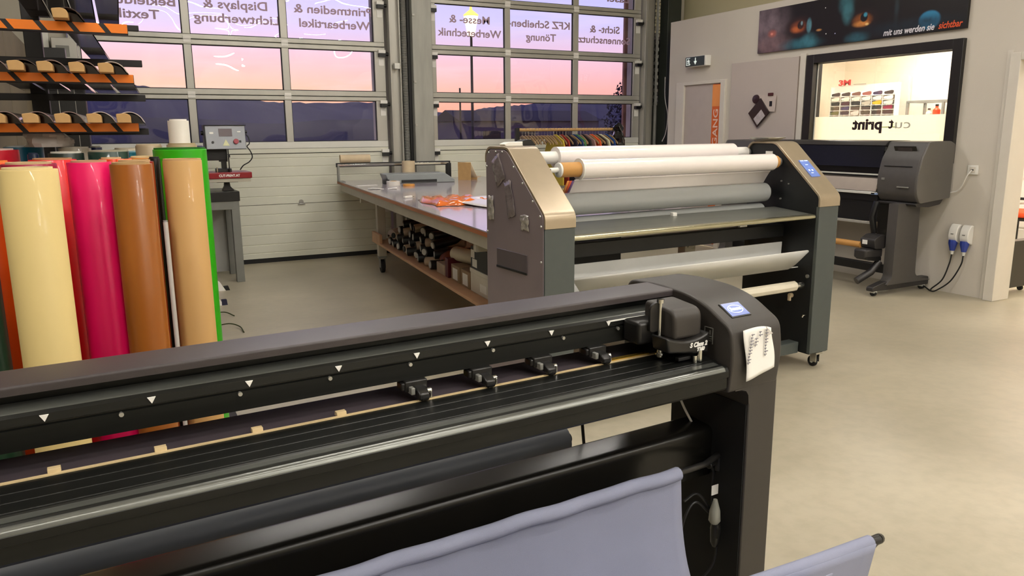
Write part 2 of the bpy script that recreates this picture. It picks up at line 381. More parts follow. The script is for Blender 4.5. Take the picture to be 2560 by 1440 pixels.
# ------------------------------------------------------------------ sectional doors
ALU, PAN = M('alu'), M('door_panel')
defm('letter_film', '#b398ab', rough=0.6, var=0.03)
joint = [0.70, 1.305, 1.975, 2.575, 3.19, 3.79]
glz = [(1.44, 1.925), (2.04, 2.52), (2.63, 3.14), (3.24, 3.74)]
def sectional(name, x0, x1, cells, label, text_rows):
    d = struct(name, label)
    Y0, Y1 = 9.56, 9.61
    # two solid sections with pressed ribs (every rib is a shallow step in the face)
    for a, bz in ((0.055, 0.697), (0.703, 1.30)):
        pr = []; z = a; k = 0
        rib = 0.1155
        pts = [(Y1, a), (Y0, a)]
        zz = a + 0.03
        top = bz
        first = True
        marks = [1.25, 1.146, 1.027, 0.908, 0.797] if a > 0.5 else [0.58, 0.459, 0.337, 0.22, 0.12]
        for mz in sorted(marks):
            pts += [(Y0, mz - 0.007), (Y0 + 0.006, mz - 0.002), (Y0 + 0.006, mz + 0.002), (Y0, mz + 0.007)]
        pts += [(Y0, bz), (Y1, bz)]
        MB().prism(pts, x0, x1, 'x').build('solid_panel', PAN, d, smooth=10)
    MB().box(x0, x1, 9.565, 9.605, 0.0, 0.055).build('bottom_seal', M('rubber'), d)
    MB().box(x0, x1, Y0 - 0.012, Y1, 1.308, 1.36).build('rail', PAN, d, bevel=0.003)
    MB().box(x0, x1, Y0 - 0.016, Y1, 1.362, 1.44).build('rail', M('alu_light'), d, bevel=0.004)
    for i in range(3):
        a = glz[i][1]; bz = glz[i + 1][0]; j = joint[i + 2]
        MB().box(x0, x1, Y0 - 0.012, Y1, a, j - 0.003).build('rail', ALU, d, bevel=0.005)
        MB().box(x0, x1, Y0 - 0.012, Y1, j + 0.003, bz).build('rail', ALU, d, bevel=0.005)
    MB().box(x0, x1, Y0 - 0.012, Y1, 3.74, 4.37).build('top_section', PAN, d, bevel=0.004)
    for j in joint: MB().box(x0, x1, 9.600, 9.609, j - 0.02, j + 0.02).build('joint_strip', M('rubber'), d)
    # mullions and stiles per glazed row
    xs = [(x0, cells[0][0])] + [(cells[i][1], cells[i + 1][0]) for i in range(len(cells) - 1)] + [(cells[-1][1], x1)]
    for zi, (za, zb) in enumerate(glz):
        for (a, bb) in xs:
            MB().box(a, bb, Y0 - 0.010, Y1, za, zb).build('mullion', ALU, d, bevel=0.004)
        for ci, (a, bb) in enumerate(cells):
            p = MB().box(a, bb, 9.585, 9.590, za, zb).build('pane', M('pane'), d)
            g = 0.008
            MB().box(a, a + g, 9.572, 9.588, za, zb).box(bb - g, bb, 9.572, 9.588, za, zb).box(a, bb, 9.572, 9.588, za, za + g).box(a, bb, 9.572, 9.588, zb - g, zb).build('gasket', M('rubber'), p)
            for (row, cell, lines) in text_rows:
                if row == zi and cell == ci:
                    for (s, cx, cz, wd) in lines:
                        text('lettering', s, 0.135, M('letter_film'), p, (cx, 9.583, cz), (PI / 2, 0, 0), mirror=True, bold=0.003, width=wd)
    # inner hinges
    for (a, bb) in xs[1:-1]:
        for j in joint[2:5]:
            c = (a + bb) / 2
            MB().box(c - 0.04, c + 0.04, 9.540, 9.55, j - 0.035, j - 0.006).box(c - 0.04, c + 0.04, 9.540, 9.55, j + 0.006, j + 0.035).cyl((c, 9.543, j), 0.006, -0.04, 0.04, 'x', 8).build('hinge', M('white_plastic'), d)
    # roller brackets at both sides
    for x, s in ((x0 + 0.05, -1), (x1 - 0.05, 1)):
        for j in (0.70, 1.305, 1.905, 2.51, 3.08):
            h = MB().box(x - 0.045, x + 0.045, 9.50, 9.55, j - 0.012, j + 0.028).box(x - 0.035, x + 0.035, 9.545, 9.553, j - 0.16, j - 0.04).build('hinge', M('white_plastic'), d, bevel=0.003)
            MB().box(x - 0.04, x + 0.04, 9.49, 9.545, j - 0.055, j - 0.012).cyl((x, 9.52, j - 0.02), 0.022, s * 0.03, s * 0.09, 'x', 12).build('roller', M('black'), h)
    return d
d1 = sectional('door_1', -0.31, 3.12, [(-0.205, 0.805), (0.885, 1.865), (1.945, 2.985)], 'left sectional door with glazed rows over white panels',
               [(2, 0, [('Bekleidung', 0.39, 2.955, 0.76), ('Textilien', 0.29, 2.812, 0.60)]),
                (2, 1, [('Displays &', 1.40, 2.965, 0.70), ('Lichtwerbung', 1.41, 2.815, 0.93)]),
                (2, 2, [('Printmedien &', 2.52, 2.972, 0.95), ('Werbeartikel', 2.52, 2.812, 0.86)])])
d2 = sectional('door_2', 3.71, 7.0, [(3.80, 4.79), (4.87, 5.855), (5.94, 6.885)], 'right sectional door with glazed rows over white panels',
               [(2, 0, [('Messe- &', 4.30, 2.965, 0.58), ('Werbetechnik', 4.30, 2.797, 0.91)]),
                (2, 1, [('KFZ Scheiben-', 5.335, 2.960, 0.965), ('Tönung', 5.36, 2.792, 0.47)]),
                (2, 2, [('Sicht- &', 6.40, 2.945, 0.51), ('Sonnenschutz', 6.40, 2.800, 0.88)]),
                (3, 2, [('Sonder-', 6.40, 3.52, 0.56), ('Laser', 6.60, 3.375, 0.42)])])
lock = MB().cyl((1.985, 9.552, 0.72), 0.028, -0.012, 0.008, 'y', 16).box(1.945, 2.03, 9.538, 9.548, 0.685, 0.70).build('lock', M('brushed'), d1, bevel=0.002)

# steel posts and tracks between and beside the doors
defm('steel_light', '#a3a39a', rough=0.45, metal=0.1, var=0.12, scale=3, stretch=(4, 4, 0.6))
tp = struct('trim_3', 'steel posts, track and spiral conduit between the doors')
MB().box(3.44, 3.70, 9.42, 9.70, 0, 4.6).build('light_post', M('steel_light'), tp, bevel=0.01)
MB().box(3.405, 3.44, 9.50, 9.70, 0, 4.6).build('gap_shade', M('black'), tp)  # solid black strip painting the shade of the gap beside the post
MB().box(3.15, 3.29, 9.50, 9.56, 0, 4.6).box(3.15, 3.165, 9.44, 9.50, 0, 4.6).box(3.275, 3.29, 9.44, 9.50, 0, 4.6).build('track', M('alu'), tp, bevel=0.003)
MB().box(3.29, 3.405, 9.53, 9.60, 0, 4.6).build('cover_strip', M('steel_grey'), tp, bevel=0.003)
pr = []
z = 0.9
while z < 4.5:
    pr += [(0.030, z), (0.034, z + 0.006), (0.030, z + 0.012), (0.026, z + 0.016)]; z += 0.020
MB().ring(pr, (3.343, 9.47, 0), 'z', 12).build('spiral_conduit', M('steel_grey'), tp)
MB().box(3.19, 3.26, 9.40, 9.47, 2.31, 2.38).build('track_bracket', M('alu_light'), tp, bevel=0.004)
for z in (2.95, 2.15, 1.62): MB().box(3.44, 3.47, 9.40, 9.42, z, z + 0.02).build('clip', M('alu'), tp)
tp = struct('trim_4', 'dark green steel column, track and chains right of the doors')
MB().box(7.29, 7.53, 9.30, 9.62, 0, 5.0).build('steel_column', M('green_steel'), tp, bevel=0.006)
MB().box(7.53, 7.66, 9.40, 9.62, 0, 5.0).build('light_strip', M('grey_wall'), tp, bevel=0.004)
MB().box(7.015, 7.10, 9.50, 9.60, 0, 4.6).box(7.015, 7.03, 9.45, 9.50, 0, 4.6).build('track', M('alu'), tp, bevel=0.003)
MB().tube([(7.20, 9.42, 0.5), (7.20, 9.42, 4.6)], 0.025, 10).build('conduit', M('steel_grey'), tp)
ch = thing('hoist_chain', 'looped hand chain of the door hoist hanging by the dark green column', 'chain', (7.15, 9.36, 1.9))
mb = MB()
for k in range(62):
    for sx_ in (-0.035, 0.035):
        zz = k * 0.048
        a, c = (0.012, 0.006) if k % 2 else (0.006, 0.012)
        mb.box(sx_ - a, sx_ + a, -c, c, zz, zz + 0.040)
tag(mb.build('chain_links', M('chrome'), ch), kind='stuff')
cb = thing('pull_cord', 'thin pale cord hanging in a loop beside the column', 'cord', (7.24, 9.26, 1.40))
MB().tube(bez([(0, 0, 0.9), (0.01, 0, 0.6), (0.07, 0, 0.35), (0.04, 0, 0.1), (-0.02, 0, -0.02)], 8), 0.006, 6).build('cord', M('cable_white'), cb)

# left: storage partition in olive board
tag(MB().box(-0.68, -0.62, 5.6, 6.75, 0, 2.33).box(-0.68, -0.62, 6.77, 7.95, 0, 2.35).box(-0.68, -0.62, 7.97, 9.5, 0, 2.35).build('wall_storage', mat('olive_board', '#6e6348', rough=0.7, var=0.12, scale=2.0), None, bevel=0.004), 'olive brown boards left behind the rack', kind='structure')
# ================================================================== CUTTING PLOTTER (foreground)
cp = thing('cutting_plotter', 'black roll cutting plotter in the foreground with blue touch screen', 'plotter', (1.604, 1.505, 0), 4)
CH, CT, BA, GA, BM = M('charcoal'), M('charcoal_top'), M('black_alu'), M('grey_alu'), M('black_matt')
def round_profile(pts, r, n=5):
    out = []
    m = len(pts)
    for i, p in enumerate(pts):
        rr = r[i] if isinstance(r, (list, tuple)) else r
        p = Vector(p); a = Vector(pts[i - 1]); b = Vector(pts[(i + 1) % m])
        if rr <= 0: out.append(tuple(p)); continue
        d1 = (a - p); d2 = (b - p); k = min(rr, d1.length * 0.48, d2.length * 0.48)
        s, e = p + d1.normalized() * k, p + d2.normalized() * k
        for t in range(n + 1):
            t /= n; q = s * (1 - t) ** 2 + p * 2 * t * (1 - t) + e * t * t; out.append(tuple(q))
    return out
# head side cover: outline in (v, z)
head = [(0.0, 0.852), (-0.012, 0.95), (0.0, 1.030), (0.10, 1.083), (0.18, 1.100), (0.30, 1.106), (0.42, 1.098), (0.44, 1.06), (0.44, 0.852), (0.33, 0.852)]
hp = round_profile(head, [0, 0.05, 0.022, 0.05, 0.03, 0.05, 0.03, 0.02, 0, 0])
def head_cover(u0, u1):
    MB().prism(hp, u0, u1, 'x').build('end_cover', CH, cp, bevel=0.007, seg=3, smooth=35)
head_cover(-0.195, 0.0)
head_cover(-2.42, -2.22)
# control screen lies on the sloped face between (0,1.03) and (0.10,1.083)
sl = math.atan2(1.083 - 1.030, 0.10)
scr_m = mat('screen_blue', '#4a5a94', rough=0.2, var=0.06, emit='#6878b8', estr=0.55)
Ms = Matrix.Translation((-0.118, 0.060, 1.0635)) @ Matrix.Rotation(sl, 4, 'X') @ Matrix.Rotation(math.radians(0), 4, 'Z')
bz = MB().box(-0.038, 0.038, -0.030, 0.030, -0.004, 0.0012, Ms).build('screen_bezel', M('black_satin'), cp, bevel=0.002)
MB().box(-0.034, 0.034, -0.026, 0.026, 0.0012, 0.0020, Ms).build('screen', scr_m, bz)
defm('screen_white', '#e8f6ff', rough=0.3, emit='#d8f0ff', estr=0.9)
rg = MB()
for k in range(36):
    a0, a1 = 2 * PI * k / 36, 2 * PI * (k + 1) / 36
    q = [(math.cos(a) * rx, math.sin(a) * ry) for a, rx, ry in ((a0, 0.027, 0.0165), (a1, 0.027, 0.0165), (a1, 0.0245, 0.0145), (a0, 0.0245, 0.0145))]
    rg.add([Ms @ Vector((x, y, 0.0024)) for x, y in q], [(0, 1, 2, 3)])
rg.build('logo_ring', M('screen_white'), bz)
lt = text('lettering', 'Summa', 0.017, M('screen_white'), bz, (0, 0, 0), (0, 0, 0), bold=0.0006, width=0.040)
lt.matrix_local = Ms @ Matrix.Translation((0, 0, 0.0026))
# top cover: box tray with a front lip
MB().prism(round_profile([(0.225, 1.082), (0.225, 1.100), (0.345, 1.102), (0.36, 1.09), (0.36, 0.95), (0.34, 0.95), (0.34, 1.092), (0.24, 1.092), (0.235, 1.082)], [0, 0.006, 0.01, 0.005, 0, 0, 0, 0, 0]), -2.23, -0.19, 'x').build('top_cover', CT, cp, smooth=30)
# carriage beam extrusion with ledges, grooves
beam = [(0.200, 0.984), (0.196, 1.026), (0.2015, 1.028), (0.2015, 1.0305), (0.196, 1.0325), (0.198, 1.048), (0.206, 1.053), (0.268, 1.053), (0.268, 1.085), (0.335, 1.070), (0.335, 1.000), (0.24, 0.984)]
MB().prism(beam, -2.23, -0.19, 'x').build('carriage_beam', BA, cp, smooth=20)
MB().prism([(0.207, 1.0532), (0.212, 1.056), (0.262, 1.058), (0.266, 1.0532)], -2.23, -0.20, 'x').build('beam_rail', GA, cp)
# rear tray behind the cutting line
defm('tray_grey', '#574f55', rough=0.35, var=0.06, scale=4, metal=0.2)
MB().prism([(0.176, 0.934), (0.30, 0.9385), (0.318, 0.915), (0.305, 0.91), (0.295, 0.930), (0.176, 0.925)], -2.23, -0.20, 'x').build('rear_tray', M('tray_grey'), cp, smooth=20)
# cutting strip
defm('cut_strip', '#cdb78c', rough=0.5, var=0.05, scale=40)
MB().box(-2.23, -0.30, 0.163, 0.1725, 0.930, 0.9415).build('cutting_strip', M('cut_strip'), cp)
# front platen: fluted table, step, round nose, apron
pf = [(0.163, 0.9395)]
N = 3
for k in range(N):
    v = 0.160 - k * 0.038; z = 0.9385 - 0.0012 * k
    pf += [(v, z), (v - 0.034, z - 0.0010), (v - 0.0350, z - 0.0022), (v - 0.0375, z - 0.0022)]
pf += [(0.044, 0.9335), (0.040, 0.9300), (0.022, 0.9285), (0.016, 0.9245), (0.010, 0.9290), (0.002, 0.9255), (-0.004, 0.9160), (-0.004, 0.900), (0.002, 0.897), (0.002, 0.868), (0.006, 0.862), (0.05, 0.866), (0.05, 0.90), (0.163, 0.90)]
MB().prism(pf, -2.23, -0.198, 'x').build('platen', BA, cp, smooth=24)
MB().prism(round_profile([(-0.0045, 0.9150), (0.001, 0.9262), (0.0105, 0.9300), (0.0155, 0.9255), (0.005, 0.912)], 0.004), -2.23, -0.21, 'x').build('platen_nose', GA, cp, smooth=50)
MB().prism([(0.0415, 0.9312), (0.024, 0.9297), (0.024, 0.9285), (0.0415, 0.9300)], -2.23, -0.21, 'x').build('platen_strip', GA, cp, smooth=50)
# front-corner gusset where the platen meets the head
# alignment marks and screws
defm('mark_white', '#f2f0ea', rough=0.5)
for u in (-1.755, -1.575, -1.39, -1.199, -1.012, -0.824, -0.636, -0.451):
    MB().prism([(u - 0.0075, 1.0465), (u + 0.0075, 1.0465), (u, 1.0335)], 0.1935, 0.1965, 'y').build('alignment_mark', M('mark_white'), cp)
MB().box(-0.452, -0.292, 0.1935, 0.1965, 1.0440, 1.0475).build('alignment_line', M('mark_white'), cp)
for u in (-1.86, -1.63, -1.41, -1.22, -1.03, -0.81, -0.60, -0.42):
    MB().cyl((u, 0, 1.0225), 0.0045, 0.190, 0.200, 'y', 10).build('screw', M('screw'), cp)
for u in (-1.75, -1.57, -1.385, -1.205):
    MB().prism([(0.170, 0.9395), (0.172, 0.949), (0.186, 0.949), (0.190, 0.938)], u - 0.011, u + 0.011, 'x').build('roller_tab', M('cut_strip'), cp, bevel=0.001)
# pinch rollers
for u in (-1.015, -0.84, -0.662, -0.487):
    p = MB().box(u - 0.032, u + 0.024, 0.186, 0.235, 0.958, 0.984).prism([(0.152, 0.946), (0.152, 0.960), (0.165, 0.968), (0.19, 0.972), (0.19, 0.950)], u - 0.012, u + 0.014, 'x').box(u - 0.040, u - 0.026, 0.19, 0.22, 0.962, 0.980).build('pinch_roller', M('black_satin'), cp, bevel=0.003)
    MB().box(u - 0.024, u - 0.014, 0.170, 0.20, 0.955, 0.972).build('spring_clip', M('steel_grey'), p, bevel=0.002)
    MB().cyl((0, 0.163, 0.952), 0.0115, u - 0.004, u + 0.012, 'x', 16).build('wheel', M('rubber'), p)
    MB().cyl((0, 0.176, 0.958), 0.007, u + 0.014, u + 0.028, 'x', 12).box(u + 0.022, u + 0.026, 0.166, 0.184, 0.940, 0.960).build('lever_pin', M('chrome'), p, bevel=0.001)
defm('gold', '#d8b455', rough=0.25, metal=0.8)
MB().box(-0.475, -0.325, 0.172, 0.180, 0.9385, 0.944).box(-0.475, -0.325, 0.186, 0.192, 0.9385, 0.943).build('gold_strip', M('gold'), cp)
# carriage with blade head
cg = MB().box(-0.40, -0.225, 0.13, 0.20, 0.985, 1.048).build('carriage', M('black_satin'), cp, bevel=0.010, seg=3)
MB().prism(round_profile([(0.075, 1.000), (0.075, 1.080), (0.20, 1.092), (0.20, 1.000)], [0, 0.03, 0.02, 0]), -0.325, -0.225, 'x').build('motor_hood', M('charcoal'), cg, bevel=0.010, seg=4)
wv = []
for k in range(13):
    t = k / 12; wv.append((-0.37 + 0.155 * t, 1.018 - 0.020 * math.sin(t * PI * 0.9) + 0.004 * t))
fr = wv + [(-0.215, 0.955), (-0.36, 0.975)]
MB().prism(fr, 0.055, 0.12, 'y').build('blade_holder', M('black_satin'), cg, bevel=0.006, seg=3)
MB().prism(round_profile([(-0.37, 1.02), (-0.37, 1.088), (-0.352, 1.10), (-0.335, 1.095), (-0.335, 1.02)], 0.01), 0.12, 0.128, 'y').build('side_flap', M('black_satin'), cg)
MB().cyl((-0.338, 0.118, 0), 0.0055, 1.00, 1.104, 'z', 10).cyl((-0.338, 0.118, 0), 0.010, 1.098, 1.108, 'z', 12).build('holder_rod', M('chrome'), cg)
MB().cyl((-0.325, 0.13, 0), 0.009, 0.944, 0.972, 'z', 12).cyl((-0.325, 0.13, 0), 0.012, 0.950, 0.956, 'z', 12).build('thumb_screw', M('chrome'), cg)
MB().cyl((-0.245, 0.06, 0), 0.009, 0.938, 0.968, 'z', 12).cyl((-0.262, 0.06, 0), 0.007, 0.936, 0.955, 'z', 12).build('blade_screw', M('chrome'), cg)
MB().box(-0.31, -0.262, 0.07, 0.085, 0.942, 0.952).build('blade_arm', M('rubber'), cg, bevel=0.002)
text('lettering', 'S Class 2', 0.017, M('mark_white'), cg, (-0.256, 0.0545, 0.986), (PI / 2, 0, 0), bold=0.0008, shear=0.25)
text('lettering', 'T160', 0.013, M('mark_white'), cg, (-0.248, 0.0545, 0.972), (PI / 2, 0, 0), bold=0.001, shear=0.25)
# warning pictogram on the inner side of the cover
pi_ = MB()
for (y0, y1, z0, z1) in ((0.062, 0.064, 0.975, 1.02), (0.092, 0.094, 0.975, 1.02), (0.062, 0.094, 1.018, 1.02), (0.067, 0.088, 0.994, 0.996), (0.067, 0.088, 0.988, 0.990), (0.067, 0.088, 0.982, 0.984), (0.072, 0.075, 1.0, 1.012), (0.078, 0.084, 1.002, 1.006)):
    pi_.box(-0.1965, -0.195, y0, y1, z0, z1)
pi_.build('pictogram', M('steel_grey'), cp)
# stand: right leg, left leg
for (a, b, s) in ((-0.110, 0.0, 1), (-2.42, -2.31, -1)):
    MB().prism(round_profile([(0.0, 0.09), (0.0, 0.90), (0.30, 0.90), (0.30, 0.09)], [0.01, 0, 0, 0.02]), a, b, 'x').build('leg', CH, cp, bevel=0.004)
    ia, ib = (a - 0.004, a) if s > 0 else (b, b + 0.004)
    MB().box(ia, ib, 0.006, 0.30, 0.10, 0.80).build('leg_inner_shade', BM, cp)  # black sheet painting the unlit inner face of the leg
    MB().box(a + 0.01, b - 0.01, -0.22, 0.52, 0.05, 0.10).build('foot', CH, cp, bevel=0.008)
    for v in (-0.18, 0.48):
        MB().cyl((0, v, 0.026), 0.026, (a + b) / 2 - 0.014, (a + b) / 2 + 0.014, 'x', 18).build('castor', M('rubber'), cp)
# arched web between leg and cover
MB().prism([(-0.165, 0.862), (-0.165, 0.852), (-0.140, 0.851), (-0.122, 0.845), (-0.113, 0.832), (-0.110, 0.805), (-0.095, 0.805), (-0.095, 0.862)], 0.0005, 0.30, 'y').build('arch', CH, cp)
defm('beam_gloss', '#12110e', rough=0.27, var=0.1, spec=0.35)
# cross beam with rounded front edge
MB().prism(round_profile([(0.128, 0.55), (0.124, 0.697), (0.224, 0.703), (0.224, 0.55)], [0, 0.022, 0.012, 0], 8), -2.31, -0.114, 'x').build('cross_beam', M('beam_gloss'), cp, smooth=50)
# rear roll support
defm('roller_grey', '#55585e', rough=0.45, var=0.05)
MB().cyl((0, 0.50, 0.586), 0.050, -2.28, -0.385, 'x', 28).build('media_roller', M('roller_grey'), cp, smooth=50)
MB().tube([(-0.452, 0.30, 0.88), (-0.45, 0.31, 0.72), (-0.43, 0.32, 0.60)], 0.005, 8).build('roller_hanger', M('black'), cp)
MB().tube([(-0.36, 0.50, 0.586), (-0.44, 0.50, 0.586)], 0.016, 12).build('roller_axle', M('black'), cp)
MB().box(-0.098, -0.090, 0.296, 0.304, 0.62, 0.86).build('rear_strap', M('black'), cp)
# media basket: rods, grey cloth hanging in a U
defm('cloth', '#8e92a8', rough=0.85, var=0.05, scale=5, bump=0.25, bscale=900)
MB().tube([(-2.28, 0.045, 0.636), (-0.27, 0.045, 0.636), (-0.205, 0.06, 0.628), (-0.125, 0.09, 0.625)], 0.009, 10).build('basket_rod', M('black_satin'), cp)
g = []
ctrl = [(0.034, 0.634), (0.040, 0.60), (0.032, 0.48), (0.0, 0.36), (-0.07, 0.25), (-0.18, 0.21), (-0.30, 0.28), (-0.38, 0.42), (-0.425, 0.545), (-0.434, 0.585)]
cc = [(p.y, p.z) for p in bez([(0, a, b) for a, b in ctrl], 5)]
us = [-2.25 + 1.930 * i / 60 for i in range(61)]
for i, u in enumerate(us):
    row = []
    for k, (v, z) in enumerate(cc):
        t = k / (len(cc) - 1)
        wob = 0.010 * math.sin(u * 7 + t * 5) * math.sin(t * PI) + 0.004 * math.sin(u * 23 + t * 9) * math.sin(t * PI)
        row.append((u + 0.012 * min(1.0, t * 2.5) * (i / 60), v + wob, z + wob * 0.6))
    g.append(row)
MB().sheet(g).build('basket_cloth', M('cloth'), cp, solid=0.0025, smooth=60)
# hem sleeves round the rods
hs = MB()
pth = []
for i, u in enumerate(us):
    pth.append((u, 0.045 + 0.002 * math.sin(u * 37), 0.634 + 0.0015 * math.sin(u * 21)))
hs.tube(pth, 0.019, 12).build('rod_sleeve', M('cloth'), cp, smooth=70)
# front bar of the basket with its U bend
fb = thing('basket_arm', 'black bent tube arm carrying grey cloth at the bottom right edge', 'basket', (1.604, 1.505, 0), 4)
zb = 0.560
def bv(u): return -0.374 - (u + 0.04) * 0.075
path = bez([(-1.6, bv(-1.6), zb), (-0.5, bv(-0.5), zb), (-0.10, bv(-0.10), zb), (-0.048, bv(-0.05) + 0.002, zb - 0.001), (-0.030, -0.362, zb - 0.010), (-0.034, -0.352, zb - 0.022), (-0.060, -0.345, zb - 0.050), (-0.13, -0.325, zb - 0.13), (-0.20, -0.30, zb - 0.22)], 6)
MB().tube(path, 0.0125, 12).build('arm_tube', M('black_satin'), fb, smooth=60)
g = []
for i in range(40):
    u = -1.6 + 1.52 * i / 39; row = []
    for k in range(14):
        t = k / 13
        row.append((u - 0.035 * t * (i / 39), bv(u) - 0.0165 + 0.03 * t + 0.003 * math.sin(u * 16 + t * 3) * t, zb + 0.004 - 0.30 * t))
    g.append(row)
MB().sheet(g).build('arm_cloth', M('cloth'), fb, solid=0.0025, smooth=60)
MB().tube([(-1.6 + 1.52 * i / 20, bv(-1.6 + 1.52 * i / 20), zb + 0.001 * math.sin(i)) for i in range(21)], 0.017, 12).build('arm_sleeve', M('cloth'), fb, smooth=70)

def C_(u, v, z):
    a = math.radians(4); return (1.604 + u * math.cos(a) - v * math.sin(a), 1.505 + u * math.sin(a) + v * math.cos(a), z)
defm('tray_grey_light', '#cfcac2', rough=0.6)
# paper note on the cover
nt = thing('paper_note', 'white handwritten note taped to the front of the black plotter cover', 'note', C_(-0.106, -0.016, 0.960), 4)
g = []
for i in range(12):
    row = []
    for k in range(14):
        s, t = i / 11, k / 13
        u = -0.056 + 0.108 * s + 0.010 * (1 - t) * 1 ; z = -0.064 + 0.130 * t + 0.012 * s - 0.018 * (s ** 3) * t
        u += 0.004 * math.sin(t * 5)
        row.append((u, -0.004 - 0.006 * (1 - t) * math.sin(s * PI) - 0.003 * math.cos(s * 6) * (1 - t) + 0.004 * t, z - 0.012 * (1 - s) * (1 - t)))
    g.append(row)
MB().sheet(g).build('paper', M('white_paper'), nt, solid=0.0006, smooth=60)
MB().prism([(0.020, 0.068), (0.048, 0.046), (0.028, 0.042)], -0.008, -0.0065, 'y').build('folded_corner', M('tray_grey_light'), nt)
defm('ink', '#8d8a90', rough=0.7)
ik = MB()
random.seed(3)
for c_, (u0, nrow, zt) in enumerate(((0.018, 9, 0.058), (-0.018, 5, 0.056), (-0.036, 10, 0.052))):
    for k in range(nrow):
        z = zt - k * 0.0085; L_ = random.uniform(0.006, 0.014)
        u = u0 + k * 0.0012 * (-1 if c_ else 0) + (0.012 if c_ == 1 and k < 2 else 0)
        ik.box(u, u + L_, -0.0075 - 0.002, -0.0065 - 0.001, z, z + 0.0022)
        ik.box(u + L_ * 0.3, u + L_ * 0.3 + 0.0012, -0.0095, -0.0075, z - 0.003, z + 0.003)
tag(ik.build('handwriting', M('ink'), nt), kind='stuff')

# cables by the right leg
cw = thing('white_cable', 'thin white cable arching down beside the black plotter leg', 'cable', C_(-0.15, 0.15, 0.6), 4)
MB().tube(bez([(-0.035, 0.075, 0.25), (-0.01, 0.06, 0.16), (0.012, 0.03, 0.09), (0.022, 0.0, 0.04), (0.012, -0.02, 0.0)], 8), 0.0035, 8).build('cable', M('cable_white'), cw)
ck = MB().cyl((-0.10, 0.105, 0.60), 0.020, -0.03, 0.02, 'z', 16).tube([(-0.16, 0.09, 0.60), (-0.10, 0.11, 0.60)], 0.010, 8).build('clamp_knob', M('black_satin'), cp, bevel=0.002)
defm('plug_clear', '#9a9a90', rough=0.2, var=0.1)
pc = thing('power_lead', 'black power lead with white tag and translucent plug hanging inside the plotter leg', 'cable', C_(-0.14, 0.09, 0.4), 4)
MB().tube(bez([(0.0, 0.03, 0.19), (0.02, 0.02, 0.17), (0.015, 0.015, 0.12), (0.0, 0.0, 0.06)], 8), 0.004, 8).tube(bez([(-0.09, 0.02, 0.10), (-0.04, 0.02, 0.11), (0.0, 0.01, 0.06), (0.012, -0.01, 0.02), (0.0, -0.02, -0.10), (-0.06, 0.0, -0.16), (-0.10, 0.02, -0.10), (-0.095, 0.02, 0.02), (-0.05, 0.02, 0.085), (0.0, 0.01, 0.045)], 8), 0.004, 8).build('lead', M('cable_black'), pc)
MB().box(-0.006, 0.020, -0.004, -0.002, 0.105, 0.135).build('cable_tag', M('white_paper'), pc)
MB().ring([(1e-4, 0.095), (0.006, 0.095), (0.016, 0.06), (0.018, 0.03), (0.012, 0.02), (1e-4, 0.02)], (0.002, -0.012, 0), 'z', 12).build('plug', M('plug_clear'), pc)
MB().ring([(1e-4, 0.02), (0.013, 0.02), (0.016, 0.0), (0.014, -0.04), (0.007, -0.055), (1e-4, -0.055)], (0.006, -0.014, 0), 'z', 12).box(-0.004, 0.006, -0.031, -0.028, -0.02, 0.01).build('socket', M('black_satin'), pc)
# ================================================================== LAMINATOR
lm = thing('laminator', 'wide roll laminator with two champagne capped side columns behind the black plotter', 'laminator', (4.04, 3.42, 0), 3)
defm('lam_side', '#8b7f84', rough=0.30, metal=0.12, var=0.12, scale=2.2, bump=0.02, bscale=12)
defm('lam_front', '#4c5250', rough=0.5, var=0.04, scale=20)
defm('champagne', '#b3a48c', rough=0.32, metal=0.55, var=0.04, scale=10)
defm('lam_inner', '#191b1c', rough=0.45, var=0.1)
defm('silicone', '#9b9d9b', rough=0.22, var=0.05, scale=3, stretch=(0.3, 1, 1))
defm('film_white', '#efe7e2', rough=0.16, var=0.015, coat=0.4)
defm('tray_white', '#dededa', rough=0.3, var=0.05, scale=3)
defm('dark_table', '#74766f', rough=0.34, metal=0.45, var=0.1, scale=4, stretch=(0.2, 4, 4))
U = (-2.18, -1.995, -0.141, 0.042)
side = [(0.0, 0.105), (0.0, 1.135), (0.362, 1.445), (0.40, 1.455), (0.565, 1.455), (0.60, 1.42), (0.60, 0.105)]
sp = round_profile(side, [0, 0.03, 0.02, 0.0, 0.03, 0.03, 0])
for (a, b, outer, left) in ((U[0], U[1], U[0], True), (U[2], U[3], U[3], False)):
    # inner core slab
    MB().prism(sp, a + 0.006, b - 0.004, 'x').build('side_core', M('lam_inner'), lm, bevel=0.003)
    # outer metal sheet
    x0, x1 = (a, a + 0.006) if left else (b - 0.004, b)
    MB().prism([(p * 0.985 + 0.004, q - 0.004 if q > 0.2 else q) for p, q in sp], x0 if left else x0 + 0.0, x1, 'x').build('side_panel', M('lam_side'), lm, bevel=0.0015)
    # front cover
    MB().box(a + 0.004, b, -0.006, 0.02, 0.11, 1.068).build('front_cover', M('lam_front'), lm, bevel=0.003)
    # champagne cap following the slope
    out = [(-0.012, 1.068), (-0.012, 1.136), (0.352, 1.458), (0.385, 1.468), (0.575, 1.468), (0.612, 1.43), (0.612, 1.38)]
    inn = [(0.600, 1.38), (0.598, 1.425), (0.570, 1.455), (0.39, 1.455), (0.360, 1.445), (0.002, 1.128), (0.002, 1.068)]
    rp = round_profile(out + inn, [0, 0.03, 0.04, 0.04, 0.03, 0.03, 0, 0, 0.02, 0.02, 0.03, 0.03, 0.02, 0])
    cpz = MB().prism(rp, a + (0.002 if left else -0.004), b + 0.003, 'x').build('cap', M('champagne'), lm, bevel=0.002, smooth=30)
